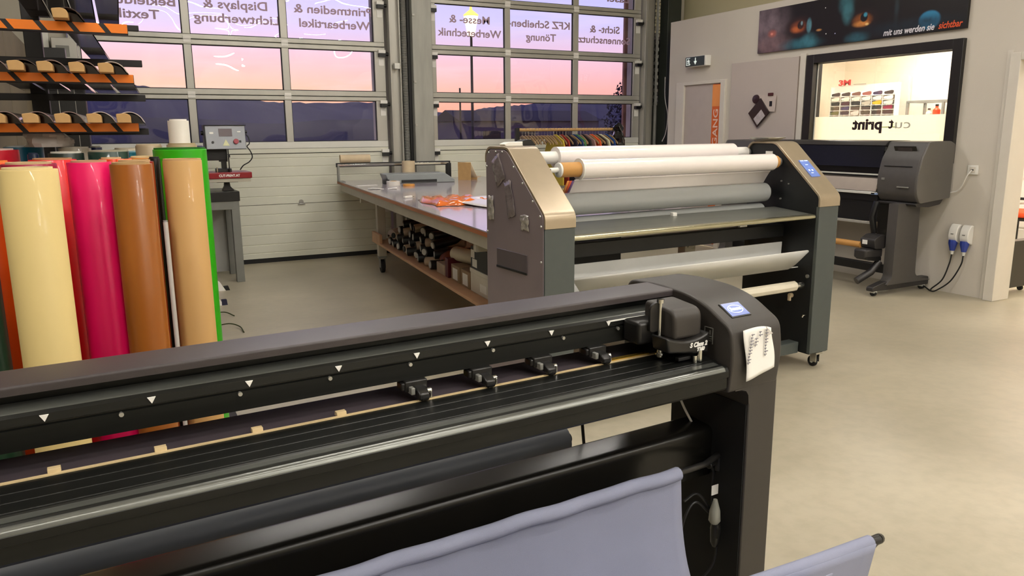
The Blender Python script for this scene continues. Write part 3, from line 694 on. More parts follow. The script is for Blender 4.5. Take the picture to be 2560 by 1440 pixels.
# side panel details on the left outer face
defm('recess_shade', '#5e565a', rough=0.35, metal=0.1)  # darkened side colour, paints the shade of the grip recess on a raised plate
hd = MB().box(-2.184, -2.178, 0.155, 0.478, 0.812, 0.918).build('grip_recess', M('recess_shade'), lm, bevel=0.006)
MB().box(-2.187, -2.182, 0.155, 0.478, 0.812, 0.825).build('grip_lip', M('black'), hd, bevel=0.002)  # black strip painted as the recess's dark lower edge
for (v, z) in [(0.56, 1.435), (0.48, 1.44), (0.41, 1.44), (0.29, 1.365), (0.20, 1.285), (0.10, 1.20), (0.03, 1.13), (0.02, 1.08), (0.02, 0.90), (0.02, 0.64), (0.585, 1.36), (0.02, 0.40), (0.585, 1.0)]:
    MB().ring([(1e-4, -2.187), (0.004, -2.186), (0.006, -2.183), (0.006, -2.178)], (0, v, z), 'x', 10).build('screw', M('screw'), lm)
defm('tape_film', '#8d8386', rough=0.12, metal=0.3, var=0.3, scale=20, bump=0.4, bscale=40)
defm('tape_silver', '#c9c4be', rough=0.15, metal=0.5, var=0.35, scale=30, bump=0.6, bscale=60)
def crumple(y0, y1, z0, z1, tilt, m, name, seed):
    random.seed(seed); g = []
    cy, cz = (y0 + y1) / 2, (z0 + z1) / 2
    for i in range(7):
        row = []
        for k in range(7):
            y = y0 + (y1 - y0) * i / 6 + random.uniform(-1, 1) * 0.004; z = z0 + (z1 - z0) * k / 6 + random.uniform(-1, 1) * 0.004
            dy, dz = y - cy, z - cz; c, s = math.cos(tilt), math.sin(tilt)
            row.append((-2.183 - random.uniform(0, 0.006), cy + dy * c - dz * s, cz + dy * s + dz * c))
        g.append(row)
    o = MB().sheet(g).build(name, m, lm, solid=0.0008, smooth=15)
crumple(0.29, 0.37, 1.10, 1.29, -0.25, M('tape_film'), 'film_scrap', 1)
crumple(0.40, 0.50, 1.27, 1.42, -0.5, M('tape_film'), 'film_scrap', 2)
crumple(0.505, 0.565, 1.07, 1.20, 0.0, M('tape_silver'), 'silver_tape', 3)
crumple(0.135, 0.215, 1.045, 1.125, 0.0, M('tape_silver'), 'silver_sticker', 4)
# inner face details, right column
for (v, z, r) in [(0.34, 0.995, 0.006), (0.30, 1.215, 0.005), (0.24, 1.20, 0.004), (0.30, 1.10, 0.006), (0.045, 0.62, 0.012)]:
    MB().cyl((0, v, z), r, -0.150, -0.140, 'x', 12).build('bolt', M('screw'), lm)
MB().box(-0.146, -0.141, 0.39, 0.445, 1.365, 1.405).build('rating_label', M('white_paper'), lm)
MB().cyl((0, 0.16, 0.475), 0.016, -0.165, -0.14, 'x', 14).box(-0.17, -0.155, 0.15, 0.17, 0.44, 0.475).build('catch', M('kraft_pale'), lm, bevel=0.003)
MB().tube([(-0.147, 0.03, 0.37), (-0.19, 0.02, 0.372), (-0.20, 0.02, 0.36)], 0.005, 8).build('hook', M('chrome'), lm)
# touch screen on the right cap
sl = math.atan2(1.458 - 1.136, 0.364)
Ms = Matrix.Translation((-0.048, 0.165, 1.2935 + 0.006)) @ Matrix.Rotation(sl, 4, 'X')
sb = MB().box(-0.042, 0.042, -0.075, 0.075, -0.004, 0.003, Ms).build('touch_screen', mat('lam_screen', '#5a6ea6', rough=0.2, var=0.2, scale=14, emit='#6f86c8', estr=0.55), lm, bevel=0.003)
ic = MB()
for (x, y, sx_, sy_) in ((-0.02, -0.02, 0.006, 0.006), (0.008, -0.02, 0.006, 0.006), (-0.02, 0.066, 0.015, 0.003), (0.018, 0.066, 0.015, 0.003), (-0.012, -0.045, 0.01, 0.002), (-0.005, 0.03, 0.012, 0.002)):
    ic.box(x - sx_, x + sx_, y - sy_, y + sy_, 0.003, 0.0036, Ms)
ic.build('screen_icons', M('screen_white'), sb)
# rollers
def roller(v, z, r, u0, u1, m, name, ends=True):
    p = MB().cyl((0, v, z), r, u0, u1, 'x', 40).build(name, m, lm, bevel=0.006, seg=3, smooth=50)
    if ends: MB().cyl((0, v, z), r * 0.45, u0 - 0.06, u1 + 0.05, 'x', 16).cyl((0, v, z), r * 0.62, u1, u1 + 0.03, 'x', 20).build('axle', M('black_satin'), p)
    return p
roller(0.385, 1.140, 0.062, -1.93, -0.205, M('silicone'), 'press_roller')
roller(0.400, 1.010, 0.060, -1.93, -0.225, M('silicone'), 'press_roller')
# roll carrying shafts
for v, z in ((0.33, 1.338), (0.60, 1.395)):
    MB().cyl((0, v, z), 0.012, -1.995, -0.141, 'x', 14).build('shaft', M('steel_grey'), lm)
    MB().pipe((0, v, z), 0.028, 0.014, -0.172, -0.145, 'x', 20).build('shaft_collar', M('brushed'), lm)
    MB().box(-1.995, -1.94, v - 0.03, v + 0.03, z - 0.045, z + 0.01).build('shaft_bracket', M('black_satin'), lm, bevel=0.004)
# infeed table with chromed front nose
MB().prism([(0.03, 1.020), (0.34, 1.045), (0.34, 1.033), (0.03, 1.006)], -1.99, -0.15, 'x').build('infeed_table', M('dark_table'), lm)
MB().prism(round_profile([(0.045, 1.022), (0.012, 1.019), (0.006, 1.003), (0.015, 0.992), (0.045, 0.992)], [0, 0.012, 0.01, 0.01, 0], 4), -1.99, -0.15, 'x').build('table_nose', mat('nose_metal', '#c8c4a8', rough=0.22, metal=0.9, var=0.08, scale=6, stretch=(0.1, 5, 5)), lm, smooth=60, bevel=0.003)
MB().box(-1.08, -1.05, 0.285, 0.315, 1.040, 1.062).build('white_clip', M('white_plastic'), lm, bevel=0.003)
# cross beams
MB().box(-1.995, -0.141, 0.26, 0.32, 0.855, 0.935).build('cross_beam', M('lam_inner'), lm, bevel=0.003)
MB().box(-1.995, -0.141, 0.08, 0.16, 0.10, 0.175).build('foot_beam', M('lam_front'), lm, bevel=0.004)
MB().box(-1.995, -0.141, 0.44, 0.52, 0.10, 0.175).build('foot_beam', M('lam_front'), lm, bevel=0.004)
MB().box(-0.66, -0.60, 0.15, 0.17, 0.960, 0.972).build('bracket', M('alu_light'), lm, bevel=0.001)
# product tray: rear sheet, gutter and front lip with cut corners
def cut_sheet(p0, p1, u0, u1, cut, name):
    # sheet between (v,z) p0 (upper edge) and p1 (lower edge), right lower corner cut
    (v0, z0), (v1, z1) = p0, p1
    pts = [(u0, 0), (u1 - 0.02, 0), (u1 - 0.006, 0.03), (u1, 0.10), (u1 - cut * 0.55, 0.75), (u1 - cut * 0.8, 0.92), (u1 - cut, 1.0), (u0 + cut, 1.0), (u0, 0.1)]
    vs = [(u, v0 + (v1 - v0) * t, z0 + (z1 - z0) * t) for u, t in pts]
    return MB().add(vs, [tuple(range(len(vs)))]).build(name, M('tray_white'), lm, solid=0.004)
cut_sheet((0.038, 0.792), (0.105, 0.668), -1.97, -0.150, 0.11, 'tray_lip')
MB().prism([(0.104, 0.672), (0.17, 0.66), (0.256, 0.70), (0.250, 0.822), (0.246, 0.822), (0.250, 0.702), (0.17, 0.664), (0.108, 0.676)], -1.93, -0.165, 'x').build('tray_back', M('tray_white'), lm, bevel=0.001)
MB().box(-1.93, -0.165, 0.248, 0.256, 0.70, 0.822).build('tray_panel', M('tray_white'), lm, bevel=0.002)
# take-up shaft below
ts = MB().cyl((0, 0.075, 0.560), 0.034, -1.96, -0.225, 'x', 8).build('take_up_shaft', mat('shaft_cream', '#ddd6c2', rough=0.35), lm, bevel=0.003, smooth=30)
MB().cyl((0, 0.075, 0.56), 0.028, -0.225, -0.165, 'x', 16).cyl((0, 0.075, 0.56), 0.018, -0.165, -0.145, 'x', 12).build('shaft_end', M('chrome'), ts, bevel=0.002)
# black sheet standing in for the darkness under the table, left half
MB().box(-1.99, -1.30, 0.50, 0.52, 0.55, 0.92).build('under_table_dark', M('black'), lm, bevel=0.002)
# castors
def castor(parent, x, y, r=0.036, h=0.10, m=None, turn=0.5):
    c = MB().box(x - 0.03, x + 0.03, y - 0.03, y + 0.03, h - 0.008, h + 0.005).box(x - 0.018, x - 0.014, y - 0.02, y + 0.03, r, h - 0.006).box(x + 0.014, x + 0.018, y - 0.02, y + 0.03, r, h - 0.006).build('castor', M('chrome'), parent, bevel=0.001)
    w_ = MB().ring([(1e-4, x - 0.012), (r * 0.8, x - 0.012), (r, x - 0.006), (r, x + 0.006), (r * 0.8, x + 0.012), (1e-4, x + 0.012)], (0, y + 0.02, r), 'x', 22).build('wheel', M('rubber'), c)
    MB().cyl((0, y + 0.02, r), r * 0.35, x - 0.0125, x + 0.0125, 'x', 12).build('hub', M('alu_light'), c)
    return c
for x in (U[0] + 0.10, U[3] - 0.07):
    for y in (0.03, 0.54): castor(lm, x, y)

def L_(u, v, z):
    a = math.radians(3); return (4.04 + u * math.cos(a) - v * math.sin(a), 3.42 + u * math.sin(a) + v * math.cos(a), z)
# film rolls on the laminator
def film_roll(name, label, v, z, r, u0, u1, core_r, c0, c1, core_m):
    t = thing(name, label, 'film roll', L_((u0 + u1) / 2, v, z), 3, 'white film rolls mounted on the laminator')
    h = (u1 - u0) / 2; mid = (u0 + u1) / 2
    MB().ring([(core_r, -h), (r, -h), (r, h), (core_r, h)], (0, 0, 0), 'x', 48).build('film', M('film_white'), t, smooth=50)
    MB().pipe((0, 0, 0), core_r, core_r - 0.008, c0 - mid, c1 - mid, 'x', 32).build('core', core_m, t)
    return t
tB = film_roll('film_roll', 'front white film roll of the laminator on a kraft cardboard core', 0.33, 1.338, 0.054, -1.735, -0.215, 0.041, -1.868, -0.175, M('kraft_orange'))
MB().pipe((0, 0, 0), 0.060, 0.0415, -0.768, -0.758, 'x', 36).build('end_ring', M('white_plastic'), tB)
MB().cyl((0, 0, 0), 0.040, -0.905, -0.885, 'x', 24).cyl((0, 0, 0), 0.014, -0.96, -0.90, 'x', 12).build('core_plug', M('white_plastic'), tB, bevel=0.003)
# film web running down from the roll to the nip, printed edge at the left
web = [[(u, -0.012 + 0.060 * t, -0.0545 - 0.085 * t ** 1.2) for t in [k / 8 for k in range(9)]] for u in (-0.80, 0.745)]
MB().sheet(web).build('film_web', M('film_white'), tB, solid=0.001)
defm('rainbow_red', '#c8502c', rough=0.4); defm('rainbow_violet', '#6b4a7c', rough=0.4); defm('rainbow_orange', '#d88a3a', rough=0.4)
for m_, a in ((M('rainbow_orange'), -0.848), (M('rainbow_red'), -0.832), (M('rainbow_violet'), -0.816)):
    MB().sheet([[(a, -0.010, -0.060), (a, 0.040, -0.130)], [(a + 0.0155, -0.010, -0.060), (a + 0.0155, 0.040, -0.130)]]).build('printed_edge', m_, tB, solid=0.001)
tA = film_roll('film_roll', 'rear white film roll of the laminator on a white core', 0.60, 1.395, 0.062, -1.72, -0.30, 0.036, -1.86, -0.17, M('white_plastic'))
# small things on the laminator's columns
t = thing('tape_dispenser', 'small white tool lying on top of the left laminator column', 'tool', L_(-2.06, 0.50, 1.468), 15)
MB().prism(round_profile([(-0.075, 0.0), (-0.085, 0.012), (-0.05, 0.022), (0.06, 0.024), (0.08, 0.014), (0.075, 0.0)], 0.008), -0.022, 0.022, 'y').build('grip', M('white_plastic'), t, bevel=0.004)
MB().prism(round_profile([(0.05, 0.0), (0.05, 0.03), (0.11, 0.035), (0.15, 0.0)], 0.01), -0.026, 0.026, 'y').build('cutter_head', M('black'), t, bevel=0.004)
t = thing('metal_tray', 'flat silver dish on top of the right laminator column', 'dish', L_(-0.075, 0.50, 1.468), 0)
MB().ring([(0.06, 0.0), (0.085, 0.004), (0.125, 0.024), (0.130, 0.026), (0.126, 0.020), (0.085, 0.0085), (1e-4, 0.006)], (0, 0, 0.0), 'z', 40).cyl((0, 0, 0), 0.06, 0.0, 0.004, 'z', 24).build('bowl', M('brushed'), t, smooth=60)
for v in t.children: v.scale = (1, 0.8, 1)
# ================================================================== WORK TABLE
tb = thing('work_table', 'long cutting table with glossy top and wood edge standing against the sectional doors', 'table', (1.92, 4.07, 0), -5.2)
defm('table_top', '#a39aa2', rough=0.10, var=0.05, scale=3, spec=0.7)
defm('wood_edge', '#a8602c', rough=0.45, var=0.15, scale=5, stretch=(6, 0.6, 6))
defm('table_frame', '#c3bdac', rough=0.5, var=0.04)
defm('shelf_wood', '#c49a74', rough=0.6, var=0.08)
MB().box(0.0, 1.9, 0.0, 5.38, 0.958, 0.966).build('table_top', M('table_top'), tb, bevel=0.001)
MB().box(0.0, 1.898, 0.002, 5.378, 0.930, 0.958).build('core_board', M('wood_edge'), tb, bevel=0.001)
for (a, b, c, d_) in ((0.03, 0.08, 0.05, 5.33), (1.82, 1.87, 0.05, 5.33), (0.08, 1.82, 0.05, 0.10), (0.08, 1.82, 5.28, 5.33)):
    MB().box(a, b, c, d_, 0.845, 0.930).build('apron', M('table_frame'), tb, bevel=0.003)
for (x, y) in ((0.22, 0.35), (1.62, 0.35), (0.22, 4.15), (1.62, 4.15)):
    MB().box(x, x + 0.09, y, y + 0.09, 0.19, 0.845).prism([(y - 0.12, 0.845), (y, 0.72), (y + 0.09, 0.72), (y + 0.21, 0.845)], x + 0.02, x + 0.07, 'x').build('leg', M('table_frame'), tb, bevel=0.004)
    MB().box(0.05 if x < 1 else x + 0.09, x if x < 1 else 1.85, y + 0.02, y + 0.07, 0.79, 0.845).build('bracket', M('table_frame'), tb)
    c = MB().box(x + 0.0, x + 0.09, y, y + 0.09, 0.165, 0.19).box(x + 0.015, x + 0.02, y + 0.01, y + 0.09, 0.06, 0.165).box(x + 0.07, x + 0.075, y + 0.01, y + 0.09, 0.06, 0.165).build('castor', M('steel_grey'), tb)
    MB().cyl((0, y + 0.05, 0.075), 0.075, x + 0.025, x + 0.065, 'x', 24).build('wheel', M('rubber'), c, bevel=0.006)
MB().box(0.17, 1.75, 0.40, 4.25, 0.352, 0.376).build('shelf', M('shelf_wood'), tb, bevel=0.002)
MB().box(0.17, 0.20, 3.85, 4.24, 0.376, 0.47).build('shelf_rim', M('shelf_wood'), tb, bevel=0.002)
def T_(u, v, z):
    a = math.radians(-5.2); return (1.92 + u * math.cos(a) - v * math.sin(a), 4.07 + u * math.sin(a) + v * math.cos(a), z)
TZ = 0.966
# guide bar at the far end
t = thing('guide_bar', 'chrome bar on black end brackets across the far end of the cutting table', 'cutting bar', T_(0, 0, 0), -5.2)
MB().box(-0.02, 1.37, 5.17, 5.21, 1.145, 1.172).build('rail', M('chrome'), t, bevel=0.003)
MB().box(-0.03, 1.40, 5.20, 5.23, 1.135, 1.185).build('rail_back', M('black'), t, bevel=0.003)
MB().box(-0.02, 0.0, 5.15, 5.24, TZ, 1.16).box(-0.02, 0.05, 5.05, 5.26, TZ, TZ + 0.006).build('end_bracket', M('steel_grey'), t, bevel=0.002)
MB().box(1.345, 1.395, 5.15, 5.24, TZ, 1.16).build('end_bracket', M('black'), t, bevel=0.004)
t = thing('cardboard_tube', 'short cardboard tube lying on the chrome bar of the cutting table', 'tube', T_(0.20, 5.205, 1.2345), -5.2)
MB().pipe((0, 0, 0), 0.049, 0.043, -0.18, 0.18, 'x').build('tube', M('kraft_pale'), t, smooth=50)
t = thing('cardboard_core', 'upright cardboard core standing on the far end of the cutting table', 'tube', T_(0.80, 4.98, TZ), -5.2)
MB().pipe((0, 0, 0), 0.078, 0.070, 0, 0.235, 'z').build('tube', M('kraft_pale'), t, smooth=50)
defm('grey_plastic', '#8d9292', rough=0.3, var=0.08)
t = thing('storage_tray', 'grey plastic cutter tray with dark slot on the far end of the cutting table', 'tray', T_(0.80, 4.62, TZ), -5.2)
MB().prism([(-0.36, 0.0), (-0.40, 0.105), (-0.34, 0.11), (0.30, 0.11), (0.42, 0.03), (0.42, 0.0)], -0.16, 0.16, 'y').build('tray_body', M('grey_plastic'), t, bevel=0.008)
MB().box(-0.22, 0.20, -0.166, -0.158, 0.01, 0.04).build('slot', M('black'), t)
MB().box(-0.42, -0.36, -0.17, -0.06, 0.0, 0.05).build('foot', M('black'), t, bevel=0.004)
defm('tape_white', '#dcd8d0', rough=0.35); defm('tape_orange', '#d99a4a', rough=0.4)
t = thing('tape_roll', 'white adhesive tape roll lying on the cutting table before the grey tray', 'tape roll', T_(0.42, 4.18, TZ), -5.2)
MB().pipe((0, 0, 0), 0.075, 0.038, 0, 0.05, 'z').build('tape', M('tape_white'), t, smooth=50, bevel=0.002)
MB().pipe((0, 0, 0), 0.038, 0.034, 0.0, 0.052, 'z').build('core', M('kraft'), t, smooth=50)
t = thing('tape_roll', 'thin orange tape roll lying beside the white tape roll on the table', 'tape roll', T_(0.56, 4.05, TZ), -5.2)
MB().pipe((0, 0, 0), 0.065, 0.04, 0, 0.022, 'z').build('tape', M('tape_orange'), t, smooth=50, bevel=0.002)
MB().pipe((0, 0, 0), 0.04, 0.036, 0.0, 0.024, 'z').build('core', M('kraft'), t, smooth=50)
t = thing('paper_strip', 'white paper strip lying near the left edge of the table', 'paper', T_(0.14, 4.35, TZ), 10)
MB().box(-0.10, 0.14, -0.03, 0.03, 0.0, 0.002).build('paper', M('white_paper'), t)
t = thing('paper_strip', 'glossy white film strip lying on the table edge before the tape rolls', 'paper', T_(0.17, 3.75, TZ), -15)
MB().sheet([[(x * 0.05 - 0.12, y * 0.05, 0.004 + 0.006 * math.sin(x * 1.3)) for y in range(-1, 2)] for x in range(7)]).build('paper', M('white_paper'), t, solid=0.001)
t = thing('cutter_knife', 'small white cutter lying on the left table edge', 'knife', T_(0.16, 2.52, TZ), 30)
MB().box(-0.05, 0.05, -0.012, 0.012, 0, 0.02).build('grip', M('white_plastic'), t, bevel=0.004)
MB().box(0.05, 0.08, -0.006, 0.006, 0.006, 0.010).build('blade', M('chrome'), t)
t = thing('folded_card', 'folded brown cardboard piece standing at the far right of the table', 'cardboard', T_(1.50, 4.80, TZ), 35)
MB().box(-0.09, -0.083, -0.09, 0.09, 0, 0.215).build('card_side', M('kraft'), t)
q = MB().add([(-0.09, -0.09, 0.215), (-0.09, 0.09, 0.215), (0.07, 0.09, 0.02), (0.07, -0.09, 0.02), (0.16, -0.09, 0.035), (0.16, 0.09, 0.035)], [(0, 1, 2, 3), (3, 2, 5, 4)])
q.build('card_flap', M('kraft_pale'), t, solid=0.006)
MB().box(0.06, 0.066, -0.09, 0.09, 0, 0.022).build('card_foot', M('kraft'), t)
# orange film and white printed sheet
defm('orange_film', '#e0702a', rough=0.18, var=0.2, scale=6, coat=0.6); defm('sheet_white', '#d9d2d0', rough=0.25, var=0.03, coat=0.3); defm('sheet_red', '#b8321c', rough=0.5)
random.seed(5)
t = thing('orange_film', 'crumpled glossy orange film sheet lying on the cutting table', 'film sheet', T_(0.40, 1.95, TZ), -5.2)
g = []
for i in range(14):
    row = []
    for k in range(10):
        x = -0.24 + i * 0.037 + 0.02 * math.sin(k * 0.9); y = -0.33 + k * 0.072 + 0.02 * math.sin(i)
        z = 0.012 + 0.030 * abs(math.sin(i * 0.9 + k * 0.5)) + random.uniform(0, 0.012)
        if i in (0, 13) or k in (0, 9): z = 0.004
        row.append((x, y, z))
    g.append(row)
MB().sheet(g).build('film', M('orange_film'), t, solid=0.001, smooth=25)
t = thing('printed_sheet', 'white printed sheet with red edge lying behind the left laminator column', 'sheet', T_(0.62, 1.62, TZ), 12)
MB().sheet([[(x, y, 0.022 + 0.02 * math.sin(x * 6 + 1) + 0.006 * math.sin(y * 8)) for y in [-0.3 + 0.06 * k for k in range(11)]] for x in [-0.22 + 0.06 * k for k in range(10)]]).build('sheet', M('sheet_white'), t, solid=0.001, smooth=50)
MB().sheet([[(x, -0.31, 0.0 + (0.016 + 0.02 * math.sin(x * 6 + 1)) * q_) for q_ in (0, 1)] for x in [-0.22 + 0.06 * k for k in range(10)]]).build('red_edge', M('sheet_red'), t, solid=0.004)
for (x, y) in ((-0.12, -0.18), (-0.02, -0.12), (0.06, -0.2)):
    MB().cyl((x, y, 0.044), 0.018, 0, 0.002, 'z', 12).build('printed_dot', M('black'), t)

# things on the shelf under the table
SZ = 0.376
G = 'goods on the shelf under the table'
def sbox(name, label, cat, u, v, sx_, sy_, h, m, z=SZ, rz=-5.2, lidm=None, lab=None):
    t = thing(name, label, cat, T_(u, v, z), rz, G)
    MB().box(-sx_ / 2, sx_ / 2, -sy_ / 2, sy_ / 2, 0, h).build('body', m, t, bevel=0.004)
    if lidm: MB().box(-sx_ / 2 - 0.004, sx_ / 2 + 0.004, -sy_ / 2 - 0.004, sy_ / 2 + 0.004, h - 0.03, h + 0.003).build('lid', lidm, t, bevel=0.003)
    if lab:
        for (y, z_, w_, h_) in lab: MB().box(-sx_ / 2 - 0.0015, -sx_ / 2, y - w_ / 2, y + w_ / 2, z_ - h_ / 2, z_ + h_ / 2).build('paper_label', M('white_paper'), t)
    return t
defm('milky', '#d8d2c4', rough=0.3, var=0.04); defm('box_brown', '#9a8263', rough=0.7, var=0.1); defm('box_black', '#17191b', rough=0.5, var=0.1)
sbox('plastic_bin', 'milky white plastic bin on the shelf nearest the laminator', 'bin', 0.50, 0.91, 0.46, 0.46, 0.175, M('milky'), lidm=M('milky'), lab=[(-0.05, 0.06, 0.14, 0.06)])
sbox('black_box', 'black box with two white labels on top of the milky bin', 'box', 0.47, 0.91, 0.40, 0.44, 0.165, M('box_black'), z=SZ + 0.178, lab=[(0.17, 0.11, 0.08, 0.06), (0.13, 0.045, 0.10, 0.06)])
sbox('carton', 'right one of two small brown cartons with white labels under the table', 'box', 0.40, 1.27, 0.26, 0.21, 0.13, M('box_brown'), lab=[(0.0, 0.06, 0.12, 0.09)])
sbox('carton', 'left one of two small brown cartons with white labels under the table', 'box', 0.40, 1.52, 0.26, 0.21, 0.13, M('box_brown'), lab=[(0.0, 0.06, 0.12, 0.09)])
t = thing('paper_roll', 'cream paper roll lying across the two small cartons', 'roll', T_(0.42, 1.42, SZ + 0.13 + 0.060), -5.2 + 12, G)
MB().pipe((0, 0, 0), 0.058, 0.02, -0.33, 0.33, 'y').build('paper', mat('cream_roll', '#e2d8c0', rough=0.5), t, smooth=50)
defm('dark_red', '#5a1a24', rough=0.5); defm('brown_pack', '#8a4a2c', rough=0.5, var=0.2, scale=6); defm('pale_pack', '#b9a58e', rough=0.5, var=0.15)
sbox('carton', 'dark red flat carton standing left of the two brown cartons', 'box', 0.34, 1.72, 0.16, 0.08, 0.16, M('dark_red'))
sbox('carton', 'pale carton left of the dark red one under the table', 'box', 0.36, 1.90, 0.20, 0.22, 0.09, M('pale_pack'))
def parcel(label, u, v, r, ln, m, z, rz, seed):
    random.seed(seed)
    t = thing('wrapped_parcel', label, 'parcel', T_(u, v, z), rz, G); pr = []
    mb = MB(); n = 12; R = 9; vs = []
    for i in range(R):
        x = -ln / 2 + ln * i / (R - 1); k = (1 - abs(2 * i / (R - 1) - 1) ** 4) ** 0.5 if 0 < i < R - 1 else 0.15
        vs.append([(x, math.cos(2 * PI * j / n) * r * 1.25 * k * random.uniform(0.9, 1.08), r * 0.75 * (1 + math.sin(2 * PI * j / n) * k * random.uniform(0.9, 1.05))) for j in range(n + 1)])
        vs[-1][-1] = vs[-1][0]
    mb.sheet(vs).build('wrapping', m, t, smooth=30)
    return t
parcel('brown wrapped parcel behind the black box under the table', 0.55, 2.15, 0.11, 0.5, M('brown_pack'), SZ, 20, 2)
parcel('orange brown wrapped parcel beside the cream paper roll', 0.75, 1.75, 0.13, 0.5, mat('orange_pack', '#a8552a', rough=0.45, var=0.2), SZ, -30, 4)
parcel('pale bundle lying on the brown parcels under the table', 0.80, 2.5, 0.08, 0.8, M('pale_pack'), SZ + 0.15, 70, 6)
parcel('brown bundle in the middle of the table shelf', 0.60, 2.75, 0.12, 0.6, M('brown_pack'), SZ, 60, 8)
parcel('crumpled pale bag at the far end of the shelf beside the cream leg', 0.42, 3.95, 0.10, 0.28, M('pale_pack'), SZ, 10, 9)
# heap of cable ends / short dark rolls with white ends
defm('roll_dark', '#15181a', rough=0.4); defm('roll_end', '#c8c8c2', rough=0.5)
src = {}
random.seed(12)
for row in range(4):
    for j in range(9 - row):
        u = 0.24 + row * 0.035 + random.uniform(0, 0.04); v = 3.70 - j * 0.20 - row * 0.09; z = SZ + 0.045 + row * 0.068
        kind = 'pale' if (j * 3 + row * 5) % 4 == 1 else 'dark'
        if kind not in src:
            r0 = thing('film_remnant', 'short %s film roll in the heap on the shelf under the cutting table' % kind, 'film roll', (0, 0, 0), 0, '%s film remnants heaped on the table shelf' % kind)
            MB().cyl((0, 0, 0), 0.040, -0.01, 0.36, 'x', 14).build('film', M('roll_dark') if kind == 'dark' else M('pale_pack'), r0, smooth=50)
            MB().cyl((0, 0, 0), 0.029, -0.020, 0.0, 'x', 12).build('core', M('roll_end') if kind == 'dark' else M('roll_dark'), r0, smooth=50)
            src[kind] = r0
        else: r0 = copy_tree(src[kind])
        r0.location = T_(u, v, z); r0.rotation_euler = (0, random.uniform(-0.20, 0.05), math.radians(random.uniform(-45, 25)))

# ================================================================== HEAT PRESS on its stand
st = thing('press_stand', 'grey steel stand with black slab under the heat press', 'stand', (0.0, 0, 0))
MB().box(0.46, 1.125, 8.42, 9.05, 0.855, 0.955).build('slab', M('black_satin'), st, bevel=0.004)
defm('stand_grey', '#80817c', rough=0.45, metal=0.3, var=0.06)
MB().box(0.47, 1.115, 8.43, 9.04, 0.77, 0.855).build('frame', M('stand_grey'), st, bevel=0.003)
for (x, y) in ((0.47, 8.43), (1.035, 8.43), (0.47, 8.96), (1.035, 8.96)):
    MB().box(x, x + 0.08, y, y + 0.08, 0.0, 0.77).build('leg', M('stand_grey'), st, bevel=0.003)
MB().box(0.55, 1.035, 9.02, 9.035, 0.03, 0.77).build('rear_sheet', mat('stand_sheet', '#a9aaa6', rough=0.5), st)
hp_ = thing('heat_press', 'heat press with red platen, grey control box and curved cable', 'heat press', (0.0, 0.0, 0.0))
defm('press_red', '#8e1620', rough=0.3, var=0.08)
MB().prism(round_profile([(0.80, 8.42), (1.265, 8.42), (1.265, 8.86), (0.80, 8.86)], 0.02), 1.088, 1.150, 'z').build('platen_cover', M('press_red'), hp_, bevel=0.006)
MB().box(0.815, 1.25, 8.43, 8.85, 1.052, 1.088).build('platen', mat('platen_pale', '#b9b3a2', rough=0.5), hp_, bevel=0.003)
text('lettering', 'CUT-PRINT.AT', 0.034, M('mark_white'), hp_, (1.04, 8.4185, 1.118), (PI / 2, 0, 0), bold=0.0012, width=0.205)
MB().prism([(0.98, 0.955), (1.10, 0.955), (1.062, 1.0), (1.055, 1.052), (1.01, 1.052), (1.005, 1.0)], 8.58, 8.68, 'y').build('pedestal', M('charcoal'), hp_, bevel=0.003)
MB().box(0.92, 1.13, 8.50, 8.76, 1.045, 1.053).build('lower_plate', M('black'), hp_)
MB().box(0.935, 1.085, 8.56, 8.70, 1.150, 1.185).box(0.995, 1.045, 8.60, 8.66, 1.185, 1.27).box(0.975, 1.055, 8.59, 8.67, 1.255, 1.30).build('press_ram', M('black_satin'), hp_, bevel=0.003)
for x in (0.94, 1.06): MB().cyl((x, 8.55, 0), 0.006, 1.15, 1.20, 'z', 8).build('pin', M('chrome'), hp_)
MB().prism(round_profile([(8.55, 1.28), (8.55, 1.38), (9.0, 1.42), (9.0, 0.955), (8.93, 0.955), (8.90, 1.27), (8.80, 1.28)], 0.02), 0.74, 0.86, 'x').prism([(8.58, 1.27), (8.58, 1.385), (8.80, 1.385), (8.80, 1.27)], 0.84, 1.055, 'x').build('arm', M('black'), hp_, bevel=0.006)
MB().cyl((1.055, 8.50, 0), 0.006, 1.15, 1.40, 'z', 8).box(1.05, 1.07, 8.49, 8.52, 1.30, 1.33).build('lift_rod', M('black_satin'), hp_)
cbx = MB().prism([(8.46, 1.385), (8.50, 1.625), (8.62, 1.625), (8.62, 1.385)], 0.845, 1.235, 'x').build('control_box', mat('box_steel', '#84868a', rough=0.35, metal=0.35, var=0.06), hp_, bevel=0.006)
Mx = Matrix.Translation((1.04, 8.4795, 1.505)) @ Matrix.Rotation(-math.atan2(0.04, 0.24), 4, 'X')
def onbox(name, m, *bx):
    mb = MB()
    for b_ in bx: mb.box(*b_, Mx)
    return mb.build(name, m, cbx, bevel=0.001)
MB().box(0.835, 1.245, 8.49, 8.635, 1.622, 1.63).box(0.832, 0.846, 8.47, 8.63, 1.39, 1.63).build('box_rim', M('black'), cbx)
onbox('display', mat('brown_display', '#4a3438', rough=0.25), (-0.065, 0.065, -0.004, 0.0, 0.01, 0.088))
onbox('badge', M('white_paper'), (-0.155, -0.115, -0.003, 0.0, 0.035, 0.055), (0.115, 0.150, -0.003, 0.0, 0.05, 0.062))
tri = MB().prism([(-0.035, -0.085), (0.032, -0.085), (-0.002, -0.02)], -0.003, 0.0, 'y'); tri.v = [tuple(Mx @ Vector(v)) for v in tri.v]
tri.build('warning_sign', mat('sign_yellow', '#d9d8a8', rough=0.4), cbx)
kn = MB().cyl((0.095, 0, -0.045), 0.026, -0.03, 0.0, 'y', 20); kn.v = [tuple(Mx @ Vector(v)) for v in kn.v]
